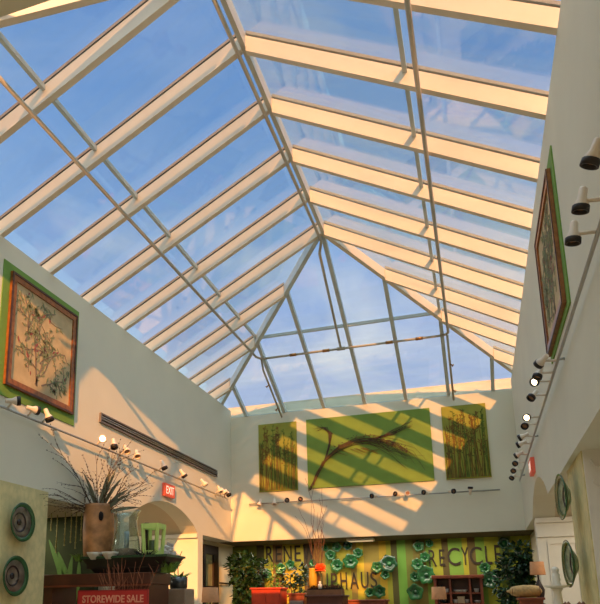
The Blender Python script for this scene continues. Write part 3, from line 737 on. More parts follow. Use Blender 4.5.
def frust(hx0, hy0, hx1, hy1, z0, z1):
    vs = []
    for hx, hy, z in ((hx0, hy0, z0), (hx1, hy1, z1), (hx1-.02, hy1-.02, z1), (hx0-.01, hy0-.01, z0+.06)):
        vs += [tc_+Vector((a*hx, b*hy, z-TZ0)) for a, b in ((-1, -1), (1, -1), (1, 1), (-1, 1))]
    fs = [(3, 2, 1, 0), (12, 13, 14, 15)]
    for q in range(3):
        for j in range(4): fs.append((q*4+j, q*4+(j+1) % 4, (q+1)*4+(j+1) % 4, (q+1)*4+j))
    return MB().add(vs, fs)
sub(tr, 'tray_body', frust(.40, .17, .56, .25, TZ0+.001, TZ1), TRAY)
rm = MB()
for a, b in (((-.565, -.255), (.565, -.235)), ((-.565, .235), (.565, .255)), ((-.565, -.235), (-.545, .235)), ((.545, -.235), (.565, .235))):
    rm.box((tc_.x+a[0], tc_.y+a[1], TZ1-.012), (tc_.x+b[0], tc_.y+b[1], TZ1+.012))
sub(tr, 'tray_rim', rm, TRAYRIM)
# gravel bed to stand things on
TB = TZ0+.16
sub(tr, 'moss_bed', MB().box((tc_.x-.5, tc_.y-.2, TZ0+.06), (tc_.x+.5, tc_.y+.2, TB)), SOIL)
vY = CY+.3
vc = at(97, 560, vY); vc.z = TB+.001
sv = vY*1.03/F_PX
v = thing('wooden_vase', 'brown hollow log vase with a dark knot hole on the tray', 'vase', vc)
H = (at(97, 505, vY).z-vc.z)
prof = [(.13, 0), (.165, .03), (.178, H*.25), (.19, H*.55), (.18, H*.8), (.168, H*.95), (.172, H), (.155, H), (.15, H*.8), (.001, H*.78)]
sub(v, 'vase_body', MB().lathe(prof, vc, n=28, wob=lambda a, h: 1+.04*math.sin(3*a+h*5)), VASEW)
hd = at(101, 516, vY-.155)
dirn = (EYE-hd).normalized()
sub(v, 'knot_hole', MB().lathe([(.024, -.02), (.024, .016), (.001, .017)], hd+Vector((0, .0, 0)), Vector((.25, -1, .0)), 14).add([], []), HOLE)
for o in v.children:
    if o.name.startswith('knot_hole'):
        for q in o.data.vertices: q.co.z = (q.co.z-(hd.z-vc.z))*2.3+(hd.z-vc.z)
# dried branches in the vase
r = random.Random(5); tw = MB(); bl = MB()
root = vc+Vector((0, 0, H*.79))
def spray(p, d, ln, rad, dep):
    ln *= 1.3 if dep else 1
    pts = [Vector(p)]; d = Vector(d).normalized(); n = 6
    for i in range(n):
        d = (d+Vector((r.uniform(-.22, .22), r.uniform(-.18, .18), r.uniform(-.2, .1)))).normalized(); pts.append(pts[-1]+d*ln/n)
    tw.tube(pts, rad, 4, rad*.35)
    if dep:
        for q in range(5):
            i = r.randrange(2, n); dd = d+Vector((r.uniform(-.7, .7), r.uniform(-.5, .5), r.uniform(-.3, .5))); spray(pts[i], dd, ln*.38, rad*.5, dep-1)
    else:
        for i in range(1, n+1):
            for q in range(2):
                dd = d+Vector((r.uniform(-.8, .8), r.uniform(-.8, .8), r.uniform(-.5, .5))); tw.leaf(pts[i], dd, (0, 0, 1), .03, .006)
for ang, ln in ((-1.32, .62), (-1.2, .5), (-1.05, .58), (-.8, .62), (-.62, .5), (-.45, .62), (-.3, .5), (-.15, .6), (.0, .55), (.15, .45), (.3, .62), (.45, .6), (.6, .5), (.75, .62), (.95, .55), (1.1, .45), (-.95, .45), (-.5, .8), (.2, .85)):
    spray(root+Vector((r.uniform(-.05, .05), r.uniform(-.04, .04), 0)), (math.sin(ang), r.uniform(-.25, .25), math.cos(ang)), ln, .0065, 1)
for ang, ln in ((-.12, .6), (.05, .66), (.18, .62), (.3, .6), (.42, .58), (.6, .5), (-.3, .5), (.85, .55), (1.2, .6)):
    p = root.copy(); d = Vector((math.sin(ang), r.uniform(-.2, .2), math.cos(ang)))
    pts = [p]
    for i in range(8):
        d = (d+Vector((.03*(1 if ang > 0 else -1), 0, -.05))).normalized(); pts.append(pts[-1]+d*ln/8)
    for i in range(8):
        w0 = .022*math.sin(PI*(i+.6)/9); w1 = .022*math.sin(PI*(i+1.6)/9.2) if i < 7 else .001
        sd = d.cross(Vector((0, 1, .2))).normalized()
        a, b = pts[i], pts[i+1]; off = Vector((0, .003, 0))
        bl.prism([a-sd*w0, a+sd*w0, b+sd*w1, b-sd*w1], off)
for mb_ in (tw, bl):
    for i, q in enumerate(mb_.v):
        if q.x < -4.46: mb_.v[i] = EYE+(q-EYE)*(-4.46-.02*((q.x*37) % 1))*(1/q.x)
bt = thing('dried_branches', 'spray of dry brown branches and grey blades in the log vase', 'branches', root)
sub(bt, 'twigs', tw, TWIG); sub(bt, 'leaf_blades', bl, GRASSW)
# glass hurricane vase
gy = CY+.28
gc = at(126, 560, gy); gc.z = TB+.001
GH_ = at(126, 511, gy).z-gc.z
gv = thing('glass_vase', 'clear waisted glass hurricane vase on the tray', 'vase', gc)
gp = [(.13, 0), (.165, .01), (.175, .05), (.16, GH_*.35), (.13, GH_*.65), (.122, GH_*.78), (.14, GH_*.93), (.165, GH_)]
gi = [(r_-.008, h) for r_, h in gp[::-1]]
sub(gv, 'glass_wall', MB().lathe(gp+gi[:-2]+[(.1, .02), (.001, .02)], gc, n=32), GLASS_V)
sub(gv, 'sand', MB().lathe([(.1, .021), (.143, .022), (.138, GH_*.22), (.001, GH_*.24)], gc, n=28), mat('vase_sand', (150, 118, 92), .9, var=.3, scale=20))
cn = thing('taper_candle', 'pale bluish candle standing in the glass vase', 'candle', gc+Vector((0, 0, GH_*.235)))
sub(cn, 'candle_body', MB().lathe([(.03, 0), (.03, .2), (.001, .205)], world(cn), n=16), mat('candle_wax', (170, 190, 200), .4))
sub(cn, 'wick', MB().tube([world(cn)+Vector((0, 0, .2)), world(cn)+Vector((.002, 0, .222))], .002, 5), BLACK)
# bowls
for u, lb in ((95, 'left small white scalloped bowl at the front of the tray'), (110, 'right small white scalloped bowl at the front of the tray')):
    by = CY+.06; c = at(u, 552, by); c.z = TB+.001
    t = tag(MB().lathe([(.04, 0), (.055, .01), (.085, .06), (.095, .085), (.088, .085), (.05, .02), (.001, .018)], c, n=24, wob=lambda a, h: 1+.06*math.sin(7*a)*(h > .05)).build('ceramic_bowl', CERAM, loc=c), lb, 'bowl', 'white bowls on the tray')
# grass tufts
def tuft(name, label, c, n, l, m, seed, sp=.05):
    r = random.Random(seed); mb = MB()
    for i in range(n):
        a = r.uniform(0, 6.28); p = Vector(c)+Vector((math.cos(a), math.sin(a), 0))*sp*r.random(); d = Vector((math.cos(a)*.6, math.sin(a)*.6, 1)); k = l*r.uniform(.6, 1)
        mb.tube([p, p+d.normalized()*k*.6, p+d.normalized()*k+Vector((math.cos(a), math.sin(a), -.3))*k*.25], .006, 4, .001)
    return tag(mb.build(name, m, loc=Vector(c)), label, 'plant')
c = at(80, 556, CY+.18); c.z = TB; tuft('grass_tuft', 'green grass tuft at the left end of the tray', c, 60, .12, LEAFY, 1)
c = at(92, 550, CY+.15); c.z = TB; tuft('moss_sprig', 'pale green moss sprig behind the white bowls', c, 50, .1, GRASSW, 2, .06)
c = at(146, 556, CY+.1); c.z = TB; tuft('dried_flower', 'dark dried seed heads between glass vase and lime lantern', c, 60, .13, HOLE, 3, .08)
c = at(168, 566, CY+.2); c.z = CT; tuft('trailing_plant', 'trailing green plant at the right end of the cabinet', c, 90, .17, LEAFY, 4, .08)
# lime lantern
ly = CY+.3
lc = at(153, 556, ly); lc.z = TB+.001
LHt = at(153, 525, ly).z-lc.z
ln_ = thing('lantern', 'lime green square frame lantern at the right of the tray', 'lantern', lc)
lm = MB(); a = .075; b_ = .095
for sx_, sy_ in ((-1, -1), (1, -1), (1, 1), (-1, 1)):
    lm.tube([lc+Vector((sx_*a, sy_*a, .01)), lc+Vector((sx_*b_, sy_*b_, LHt))], .026, 4)
sub(ln_, 'post', lm, LIME)
def ring(z, e, th):
    m_ = MB()
    for sx_, sy_ in ((0, -1), (0, 1)): m_.box((lc.x-e-.015, lc.y+sy_*e-.015, z), (lc.x+e+.015, lc.y+sy_*e+.015, z+th))
    for sx_ in (-1, 1): m_.box((lc.x+sx_*e-.015, lc.y-e, z), (lc.x+sx_*e+.015, lc.y+e, z+th))
    return m_
sub(ln_, 'frame_ring', ring(lc.z, a, .1), LIME); sub(ln_, 'frame_ring', ring(lc.z+LHt-.05, b_, .06), LIME)
sub(ln_, 'candle', MB().lathe([(.05, 0), (.05, .22), (.001, .225)], lc+Vector((0, 0, .002)), n=16), mat('lantern_core_green', (70, 84, 40), .5))  # dark core added to give the lantern its dark centre
# tall dark bottle behind the lantern
bc = at(146, 556, CY+.43); bc.z = TB+.001
tb_ = thing('tall_bottle', 'dark brown bottle with slanting neck behind the lime lantern', 'bottle', bc)
sub(tb_, 'bottle_body', MB().lathe([(.05, 0), (.06, .02), (.06, .2), (.05, .3), (.03, .38), (.03, .45), (.024, .45), (.001, .43)], bc, n=20), mat('bottle_glass_brown', (52, 30, 20), .2, spec=.7))
# sale sign
sy_ = CY-.35
s0 = at(78, 602, sy_); s1 = at(148.5, 602, sy_); st = at(78, 590.5, sy_)
sg = thing('sale_sign', 'red STOREWIDE SALE sign in front of the dark cabinet', 'sign', ((s0.x+s1.x)/2, sy_, 0))
zt = st.z
sub(sg, 'sign_panel', MB().box((s0.x, sy_-.01, zt-.62), (s1.x, sy_+.01, zt)), SIGNR)
mx = (s0.x+s1.x)/2
sub(sg, 'stand_post', MB().tube([(mx, sy_+.03, .02), (mx, sy_+.03, zt-.1)], .015, 8), STEEL)
sub(sg, 'stand_base', MB().lathe([(.2, 0), (.2, .015), (.02, .03)], (mx, sy_+.03, 0), n=24), STEEL)
ft = sub(sg, 'sign_border', MB().box((s0.x, sy_-.014, zt-.012), (s1.x, sy_-.01, zt)).box((s0.x, sy_-.014, zt-.62), (s0.x+.012, sy_-.01, zt-.012)).box((s1.x-.012, sy_-.014, zt-.62), (s1.x, sy_-.01, zt-.012)).box((s0.x+.012, sy_-.014, zt-.62), (s1.x-.012, sy_-.01, zt-.608)), mat('sign_border_red', (150, 26, 26), .5))
tx0 = at(83, 600, sy_).x; tx1 = at(144, 600, sy_).x; tz = at(83, 603.0, sy_).z
text_mesh('STOREWIDE SALE', .1, SIGNT, 'lettering', sg, (tx0, sy_-.0105, tz), (1, 0, 0), (0, 0, 1), .004, tx1-tx0, at(83, 595.5, sy_).z-tz, .002)
# red twigs in a floor vase behind the sign
r = random.Random(21); rt = MB(); ty = CY-.17
base = at(126, 604, ty); base.z = 0
fv = thing('floor_vase', 'slim dark floor vase of bare red twigs before the cabinet', 'vase', base)
sub(fv, 'vase_body', MB().lathe([(.07, 0), (.1, .05), (.11, .6), (.06, 1.0), (.055, 1.1), (.065, 1.14), (.05, 1.14), (.001, 1.0)], base, n=20), TRAY)
for i in range(26):
    a = r.uniform(-.36, .36); p = base+Vector((0, 0, 1.02)); pts = [p]; d = Vector((math.sin(a)*.8, r.uniform(-.15, .05), 1)).normalized()
    L_ = r.uniform(.85, 1.22)
    for k in range(8):
        d = (d+Vector((r.uniform(-.16, .16), r.uniform(-.03, .03), r.uniform(-.05, .08)))).normalized(); pts.append(pts[-1]+d*L_/8)
    rt.tube(pts, .005, 4, .002)
    for q in range(2):
        j = r.randrange(4, 8); e = pts[j]+Vector((r.uniform(-.12, .12), 0, r.uniform(.06, .16))); rt.tube([pts[j], (pts[j]+e)/2+Vector((.01, 0, 0)), e], .003, 4, .0015)
tg = tag(rt.build('bare_twigs', TWIGR, loc=base+Vector((0, 0, 1.0))), 'bare reddish twigs rising in front of the black tray', 'branches')

# bay behind the cabinet: bead strands and a broad leaf
for i, (u, vb, dy) in enumerate(((52, 530, .1), (58, 552, .2), (66, 545, .0), (72, 542, .15), (77, 548, .1), (82, 540, .2))):
    yy = 7.55+dy; top = at(u, 505, yy); bot = at(u+1, vb, yy); top.z = ZS
    mb = MB().tube([top, (top.x+.005, yy, (top.z+bot.z)/2), (top.x, yy, bot.z)], .007, 5)
    zz = bot.z
    while zz < top.z-.05:
        mb.lathe([(.001, -.014), (.014, 0), (.001, .014)], (top.x+.002, yy, zz), n=6); zz += .07
    tag(mb.build('bead_strand', BEAD, loc=top), '%s hanging bead strand from the left in the green bay behind the cabinet' % ORD[i], 'hanging strand', 'bead strands in the green bay')
pl = thing('leafy_plant', 'plant with broad bright green leaf blades behind the dark cabinet', 'plant', (at(60, 604, 7.74).x, 7.74, 0))
pb = world(pl)
bm_ = MB()
def blade(pts, w):
    n = len(pts)
    for i in range(n-1):
        a, b = Vector(pts[i]), Vector(pts[i+1]); sd = (b-a).cross(Vector((0, 1, 0))).normalized()
        w0 = w*math.sin(PI*(i+.35)/(n-.3)); w1 = w*math.sin(PI*min(n-.35, i+1.35)/(n-.3))
        bm_.prism([a-sd*w0, a+sd*w0, b+sd*w1, b-sd*w1], (0, .006, 0))
for (u0, v0, u1, v1, w) in ((66, 600, 49, 540, .05), (68, 598, 58, 552, .055), (62, 600, 72, 556, .045), (74, 600, 79, 560, .04)):
    a = at(u0, v0, 7.75); b = at(u1, v1, 7.75); mid = (a+b)/2+Vector((.03, 0, .02)); rootp = Vector((pb.x, 7.75, .4))
    blade([rootp, rootp*.4+a*.6, a, a*.5+mid*.5, mid, mid*.4+b*.6, b], w)
sub(pl, 'leaf_blades', bm_, BLADE)
sub(pl, 'pot', MB().lathe([(.13, 0), (.18, .38), (.2, .42), (.17, .42), (.001, .36)], pb, n=20), POT)

# orchid on a grey planter
oy = 7.85
ob = at(179, 604, oy); 
zt = at(179, 589, oy).z
pt = thing('tall_planter', 'tall square grey planter beside the dark cabinet', 'planter', (ob.x, oy, 0))
w_ = .145
sub(pt, 'planter_body', MB().prism([(ob.x-w_*.7, oy-w_*.7, 0), (ob.x+w_*.7, oy-w_*.7, 0), (ob.x+w_*.7, oy+w_*.7, 0), (ob.x-w_*.7, oy+w_*.7, 0)], (0, 0, .02)).box((ob.x-w_, oy-w_, .02), (ob.x+w_, oy+w_, zt)), PLANTER, bevel=.01)
og = thing('orchid', 'white potted orchid with arching stem on the grey planter', 'plant', (ob.x-.01, oy, zt))
oc = world(og)
zp = at(178, 577, oy).z
sub(og, 'glass_pot', MB().lathe([(.1, .001), (.11, .02), (.115, zp-zt), (.105, zp-zt), (.1, .03), (.001, .03)], oc, n=20), mat('pot_dark_glass', (52, 52, 48), .2, spec=.7))
stp = at(178, 552, oy)
sm = MB().tube([oc+Vector((0, 0, .05)), at(178, 570, oy), at(177, 560, oy), at(175, 552, oy), at(169, 547, oy), at(164, 549, oy)], .007, 6, .004)
sm.tube([at(178, 566, oy), at(180, 556, oy), at(182, 551, oy)], .006, 6, .004)
sub(og, 'stem', sm, mat('stem_green', (96, 104, 60), .6))
r = random.Random(9); pe = MB(); 
for (u, vv) in ((163, 548), (168, 551), (165, 555), (171, 547), (173, 553), (168, 546), (162, 553), (176, 556)):
    c = at(u, vv, oy-r.uniform(0, .06))
    for k in range(5):
        a = k*2*PI/5+r.random(); pe.leaf(c, (math.cos(a), -.3, math.sin(a)), (0, -1, 0), .06, .024)
sub(og, 'blossoms', pe, ORCH)
lv = MB()
for k in range(6):
    a = k*1.05; lv.leaf(oc+Vector((0, 0, zp-zt-.02)), (math.cos(a), math.sin(a)*.6, .35), (0, 0, 1), .2, .03)
sub(og, 'leaves', lv, LEAFY)

# ------------------------------------------------------------------ left recess: dark glazed door
dr = bpy.data.objects.new('door_1', None); COL.objects.link(dr); dr['kind'] = 'structure'
dx = -4.9
d0, d1, dz = 11.88, 12.64, at(209, 544.5, 12.2).z
dz = 2.72
fm = MB().box((dx+.001, d0, 0), (dx+.05, d0+.09, dz)).box((dx+.001, d1-.26, 0), (dx+.05, d1, dz)).box((dx+.001, d0+.09, dz-.17), (dx+.05, d1-.26, dz)).box((dx+.001, d0+.09, 2.0-.16), (dx+.05, d1-.26, 1.95)).box((dx+.001, d0+.09, 0), (dx+.05, d1-.26, .25))
sub(dr, 'door_frame', fm, DOORM)
sub(dr, 'pane', MB().box((dx+.001, d0+.09, .25), (dx+.018, d1-.26, dz-.17)), PANEG)
sub(dr, 'door_handle', MB().tube([(dx+.05, d1-.2, 1.0), (dx+.1, d1-.2, 1.0), (dx+.1, d1-.2, 1.3), (dx+.05, d1-.2, 1.3)], .012, 6), BRASS)
rl = MB().tube([(dx+.05, 12.7, 2.02), (dx+.05, 13.4, 2.02)], .016, 6).tube([(dx+.001, 12.85, 2.02), (dx+.05, 12.85, 2.02)], .012, 6).tube([(dx+.001, 13.3, 2.02), (dx+.05, 13.3, 2.02)], .012, 6)
tag(rl.build('wall_rail', BLACK, loc=(dx+.05, 13.05, 2.02)), 'thin dark rail on the sunlit wall right of the door', 'rail')
def lamp(u0, u1, v0, v1, y, label, table_label=None, base_m=DOORM):
    a = at(u0, v1, y); b = at(u1, v1, y); zt = at(u0, v0, y).z; zb = a.z; c = Vector(((a.x+b.x)/2, y, 0)); R0 = (b.x-a.x)/2
    zs = zb-.42
    tb = thing('side_table', table_label, 'table', c)
    sub(tb, 'tabletop', MB().lathe([(.24, zs-.03), (.25, zs-.02), (.25, zs)], c, n=24), RWOOD)
    sub(tb, 'pedestal', MB().lathe([(.16, 0), (.14, .04), (.04, .1), (.035, zs-.2), (.06, zs-.031)], c, n=16), RWOOD)
    t = thing('table_lamp', label, 'lamp', c+Vector((0, 0, zs+.001)))
    cc = world(t)
    sub(t, 'lamp_shade', MB().lathe([(R0, zb-cc.z), (R0*.88, zt-cc.z), (R0*.87, zt-cc.z), (R0*.985, zb-cc.z)], cc, n=28, cap=False), SHADE)
    sub(t, 'lamp_base', MB().lathe([(.09, 0), (.09, .02), (.03, .05), (.06, .16), (.07, .22), (.025, .33), (.012, .36), (.012, zb-cc.z+.1)], cc, n=18), base_m)
    sub(t, 'shade_ring', MB().tube([cc+Vector((-R0*.9, 0, zt-cc.z-.04)), cc+Vector((R0*.9, 0, zt-cc.z-.04))], .004, 5), BLACK)
lamp(202, 218.5, 587.5, 602.5, 10.0, 'table lamp with tan shade in front of the dark glazed door', 'round pedestal table under the lamp by the door')
lamp(431.5, 447, 587, 599.5, 12.4, 'table lamp with tan shade in front of the bookcase', 'round pedestal table under the lamp by the bookcase')
lamp(530, 546, 562, 575, 10.1, 'table lamp with tan shade beside the right ficus', 'round pedestal table under the lamp by the right ficus')

# ------------------------------------------------------------------ centre furniture
def cabinet(name, label, u0, u1, vt, y, dep, m, style, cat='cabinet'):
    a = at(u0, 604, y); b = at(u1, 604, y); zt = at((u0+u1)/2, vt, y).z
    x0, x1 = a.x, b.x
    t = thing(name, label, cat, ((x0+x1)/2, y+dep/2, 0))
    sub(t, 'body', MB().box((x0+.015, y+.015, .06), (x1-.015, y+dep, zt-.03)), m)
    sub(t, 'top', MB().box((x0-.01, y-.01, zt-.03), (x1+.01, y+dep+.01, zt)), m, bevel=.008)
    sub(t, 'plinth', MB().box((x0+.03, y+.03, 0), (x1-.03, y+dep-.01, .06)), m)
    mid = (x0+x1)/2
    if style == 'doors':
        for p, q, k in ((x0+.03, mid-.005, mid-.05), (mid+.005, x1-.03, mid+.05)):
            d = sub(t, 'door', MB().box((p, y-.005, .1), (q, y+.014, zt-.08)), m, bevel=.004)
            MB().lathe([(.006, 0), (.014, .015), (.001, .022)], (k, y-.005, zt*.55), (0, -1, 0), 10).build('knob', BRASS, d, loc=world(d))
    else:
        n = 4; h = (zt-.2)/n
        for i in range(n):
            d = sub(t, 'drawer', MB().box((x0+.03, y-.005, .1+i*h), (x1-.03, y+.014, .1+(i+1)*h-.02)), DGREYW if style == 'louver' and i == n-1 else m, bevel=.004)
            MB().lathe([(.006, 0), (.014, .015), (.001, .022)], (mid, y-.005, .1+(i+.5)*h), (0, -1, 0), 10).build('knob', BRASS, d, loc=world(d))
    return (x0, x1, y, zt)
cabinet('tall_cabinet', 'red painted cabinet in front of the corner ficus', 250.5, 281, 587.5, 10.6, .42, REDCAB, 'doors')
cabinet('chest_of_drawers', 'brown chest with a grey louvered top drawer right of the red cabinet', 288, 305, 593, 10.9, .4, RWOOD, 'louver', 'chest')
x0, x1, yy, zt = cabinet('chest_of_drawers', 'dark wooden chest carrying the orange flower arrangement', 305.5, 344, 595, 10.3, .42, DWOOD, 'drawers', 'chest')
cabinet('console_cabinet', 'low red brown cabinet under the letters HAUS', 346, 386, 599.5, 11.2, .42, RWOOD, 'doors')
pc = Vector(((x0+x1)/2-.02, yy+.2, zt+.001))
tp = thing('planter_box', 'dark mossy planter box on the wooden chest', 'planter', pc)
sub(tp, 'planter_body', MB().box((pc.x-.27, pc.y-.13, pc.z), (pc.x+.27, pc.y+.13, pc.z+.08)), MWOOD)
sub(tp, 'moss', MB().box((pc.x-.26, pc.y-.12, pc.z+.05), (pc.x+.26, pc.y+.12, pc.z+.1)), SOIL)
mz = pc.z+.1
r = random.Random(31); ms = MB()
for i in range(240):
    p = Vector((pc.x+r.uniform(-.25, .25), pc.y+r.uniform(-.11, .11), mz-.01)); a = r.uniform(0, 6.28); ms.leaf(p, (math.cos(a)*.5, math.sin(a)*.5, 1), (1, 0, 0), r.uniform(.04, .1), .012)
sub(tp, 'moss_tufts', ms, SOIL)
fy = yy+.17
fl = at(320.5, 569, fy)
fo = thing('orange_flower', 'large bright orange bloom standing in the mossy planter', 'flower', (fl.x, fy, mz))
pe = MB()
for ringi in range(4):
    for k in range(12):
        a = k*PI/6+ringi*.26; el = -.35+ringi*.45
        d = Vector((math.cos(a)*math.cos(el), math.sin(a)*math.cos(el)-.2, math.sin(el)))
        pe.leaf(fl+d*.025, d, (0, 0, 1) if ringi < 2 else (0, -1, 0), .075, .03)
pe.lathe([(.001, -.04), (.045, -.02), (.055, .01), (.03, .04), (.001, .05)], fl, n=14)
sub(fo, 'petals', pe, ORANGE)
sub(fo, 'stem', MB().tube([(fl.x, fy, mz-.02), (fl.x+.01, fy, (mz+fl.z)/2), fl], .006, 6), mat('stem_green', (96, 104, 60)))
yv = at(313, 580, fy+.05); yv.z = mz
H = at(313, 568, fy+.05).z-mz
t = thing('yellow_vase', 'yellow glazed vase left of the orange bloom', 'vase', (yv.x, fy+.05, mz-.003))
sub(t, 'vase_body', MB().lathe([(.045, 0), (.06, .02), (.065, H*.6), (.058, H*.95), (.062, H), (.05, H), (.045, H*.5), (.001, H*.4)], world(t), n=22), YVASE)
t = thing('candle_holder', 'small white candle holder under the orange bloom', 'candle holder', (at(320, 584, fy-.08).x, fy-.08, mz-.003))
sub(t, 'holder', MB().lathe([(.025, 0), (.03, .01), (.03, .07), (.025, .07), (.001, .05)], world(t), n=14), CERAM)
sub(t, 'candle', MB().lathe([(.018, .051), (.018, .11), (.001, .112)], world(t), n=12), CERAM)
# tall twigs rising from the planter over the wall
r = random.Random(41); tt = MB(); yt_ = fy+.1
base = at(317, 584, yt_); base.z = mz
def twig(path, rad):
    P = [at(u, v, yt_+.05*r.uniform(-1, 1)) for u, v in path]; P = [base+Vector((r.uniform(-.03, .03), 0, -.02))]+P
    # smooth
    Q = []
    for i in range(len(P)-1):
        for k in range(3): Q.append(P[i].lerp(P[i+1], k/3)+Vector((r.uniform(-.008, .008), r.uniform(-.01, .01), 0)))
    Q.append(P[-1]); tt.tube(Q, rad, 4, rad*.35)
for path in ([(313, 560), (311, 540), (304, 520), (298, 508)], [(316, 560), (313, 535), (314, 510), (309, 490), (305, 478)], [(318, 560), (318, 530), (322, 508), (322, 488)], [(321, 560), (321, 535), (323, 515), (319, 498)], [(316, 562), (316, 538), (311, 522), (311, 500), (314, 484)],
             [(322, 560), (324, 540), (320, 524), (327, 505)], [(314, 562), (310, 545), (306, 531), (295, 516)], [(319, 560), (320, 545), (317, 528), (318, 512)], [(321, 565), (323, 550), (324, 540), (322, 530)], [(315, 565), (314, 550), (316, 540), (315, 530)], [(317, 565), (319, 550), (318, 540), (320, 535)], [(316, 565), (318, 548), (321, 536), (324, 520)]):
    twig(path, .0055)
tag(tt.build('tall_twigs', mat('brown_red_twig', (104, 66, 44), .8, var=.3), loc=base), 'tall thin reddish twigs fanning out above the orange bloom', 'branches')

# ------------------------------------------------------------------ bookcase with its wares
h0 = at(435, 604, 13.2); h1 = at(484.5, 604, 13.2); zt = at(460, 575, 13.2).z
bx0, bx1 = h0.x, h1.x; by = 13.2
bk = thing('bookcase', 'red brown open bookcase below RECYCLE', 'bookcase', ((bx0+bx1)/2, by+.16, 0))
sub(bk, 'side_panel', MB().box((bx0, by, 0), (bx0+.05, by+.36, zt-.06)), RWOOD); sub(bk, 'side_panel', MB().box((bx1-.05, by, 0), (bx1, by+.36, zt-.06)), RWOOD)
sub(bk, 'back_panel', MB().box((bx0+.05, by+.33, 0), (bx1-.05, by+.36, zt-.06)), DWOOD)
sub(bk, 'cornice', MB().box((bx0-.03, by-.04, zt-.06), (bx1+.03, by+.37, zt)), RWOOD, bevel=.01)
dv = [bx0+(bx1-bx0)*f for f in (.34, .74)]
for d in dv: sub(bk, 'divider', MB().box((d-.018, by+.01, 0), (d+.018, by+.33, zt-.06)), RWOOD)
shelf_z = [at(460, vv, 13.2).z for vv in (603.2, 595.5, 588)]
shelf_z = [shelf_z[0]-.5, shelf_z[0], at(460, 592.5, 13.2).z]
bays = [(bx0+.05, dv[0]-.018), (dv[0]+.018, dv[1]-.018), (dv[1]+.018, bx1-.05)]
for z in shelf_z+[.5, .1]:
    for p, q in bays: sub(bk, 'shelf', MB().box((p, by+.01, z-.022), (q, by+.33, z)), RWOOD)
r = random.Random(2)
def ware(x, z, kind, lab):
    c = Vector((x, by+.14, z+.001))
    if kind == 'cup': o = MB().lathe([(.028, 0), (.035, .01), (.048, .07), (.042, .07), (.03, .015), (.001, .013)], c, n=14).build('cup', CERAM, loc=c)
    elif kind == 'bowl': o = MB().lathe([(.03, 0), (.04, .008), (.075, .05), (.068, .05), (.03, .014), (.001, .012)], c, n=16).build('bowl', CERAM, loc=c)
    elif kind == 'box': o = MB().box((x-.06, by+.06, z+.001), (x+.06, by+.22, z+.1)).box((x-.065, by+.055, z+.1), (x+.065, by+.225, z+.12)).build('storage_box', mat('box_tan', (196, 176, 140), .7), loc=c)
    else: o = MB().lathe([(.03, 0), (.05, .03), (.055, .07), (.02, .11), (.024, .135), (.016, .135), (.001, .1)], c, n=16).build('small_vase', mat('dark_teal_glaze', (34, 54, 54), .3), loc=c)
    tag(o, lab, kind if kind != 'jar' else 'vase', 'wares on the bookcase')
zt1 = shelf_z[2]; zt0 = shelf_z[1]
bw = [(p, q) for p, q in bays]
ware(bw[0][0]+.08, zt1, 'jar', 'dark vase on the top shelf of the bookcase, left bay'); ware(bw[0][1]-.06, zt1, 'cup', 'white cup beside the dark vase on the bookcase')
m0, m1 = bw[1]
ware(m0+.095, zt1, 'bowl', 'left white bowl on the top middle shelf of the bookcase'); ware((m0+m1)/2, zt1, 'bowl', 'centre white bowl on the top middle shelf of the bookcase'); ware(m1-.095, zt1, 'bowl', 'right white bowl on the top middle shelf of the bookcase')
ware(bw[2][0]+.09, zt1, 'cup', 'white cup on the top shelf of the bookcase, right bay')
ware(m0+.05, zt0, 'cup', 'white cup left of the tan box on the bookcase'); ware((m0+m1)/2, zt0, 'box', 'tan box in the middle of the lower bookcase shelf'); ware(m1-.06, zt0, 'cup', 'white cup right of the tan box on the bookcase')
ware(bw[2][0]+.1, zt0, 'bowl', 'white bowl on the lower shelf of the bookcase, right bay'); ware(bw[0][0]+.12, zt0, 'jar', 'dark vase on the lower shelf of the bookcase behind the lamp')

# ------------------------------------------------------------------ right: bolster, pedestal, rack
x0, x1, yy, zt = cabinet('display_cabinet', 'red brown cabinet under the gold bolster cushion', 519, 545, 597.5, 9.0, .4, RWOOD, 'doors')
bc = at(525.5, 592.8, 9.15); Lb = .185
bo = thing('bolster_cushion', 'gold pointed bolster cushion in front of the right ficus', 'cushion', (bc.x, 9.15, zt+.001))
bc = Vector((bc.x, 9.15, zt+.078))
pr = [(.001, -Lb-.035), (.012, -Lb-.03), (.018, -Lb), (.05, -Lb*.86), (.066, -Lb*.55), (.074, -.02), (.072, Lb*.5), (.06, Lb*.86), (.02, Lb), (.001, Lb+.01)]
sub(bo, 'cushion_body', MB().lathe(pr, bc, (1, .1, .0), 20), BOLST)
sub(bo, 'piping', MB().lathe([(.052, -Lb*.86), (.056, -Lb*.84), (.053, -Lb*.82)], bc, (1, .1, .0), 20, cap=False).lathe([(.062, Lb*.84), (.066, Lb*.86), (.06, Lb*.88)], bc, (1, .1, .0), 20, cap=False), MWOOD)
py = 6.4
def zz(vv): return at(559, vv, py).z
pc = at(558.8, 604, py); pc.z = 0
pd = thing('turned_pedestal', 'white turned wooden pedestal with round plate in front of the panelled jamb', 'pedestal', pc)
zp = zz(586)
sub(pd, 'column', MB().lathe([(.16, 0), (.16, .05), (.09, .1), (.05, .2), (.06, .6), (.045, 1.0), (.055, 1.3), (.04, zp-.2), (.034, zp-.12), (.03, zp-.05), (.05, zp-.015)], pc, n=22), TRIMW)
sub(pd, 'plate', MB().lathe([(.05, zp-.016), (.1, zp-.006), (.104, zp+.006), (.095, zp+.006), (.001, zp)], pc, n=28), TRIMW)
ck = thing('white_finial', 'white turned finial standing on the pedestal plate', 'finial', (pc.x, py, zp+.002))
hz = zz(567)-zp
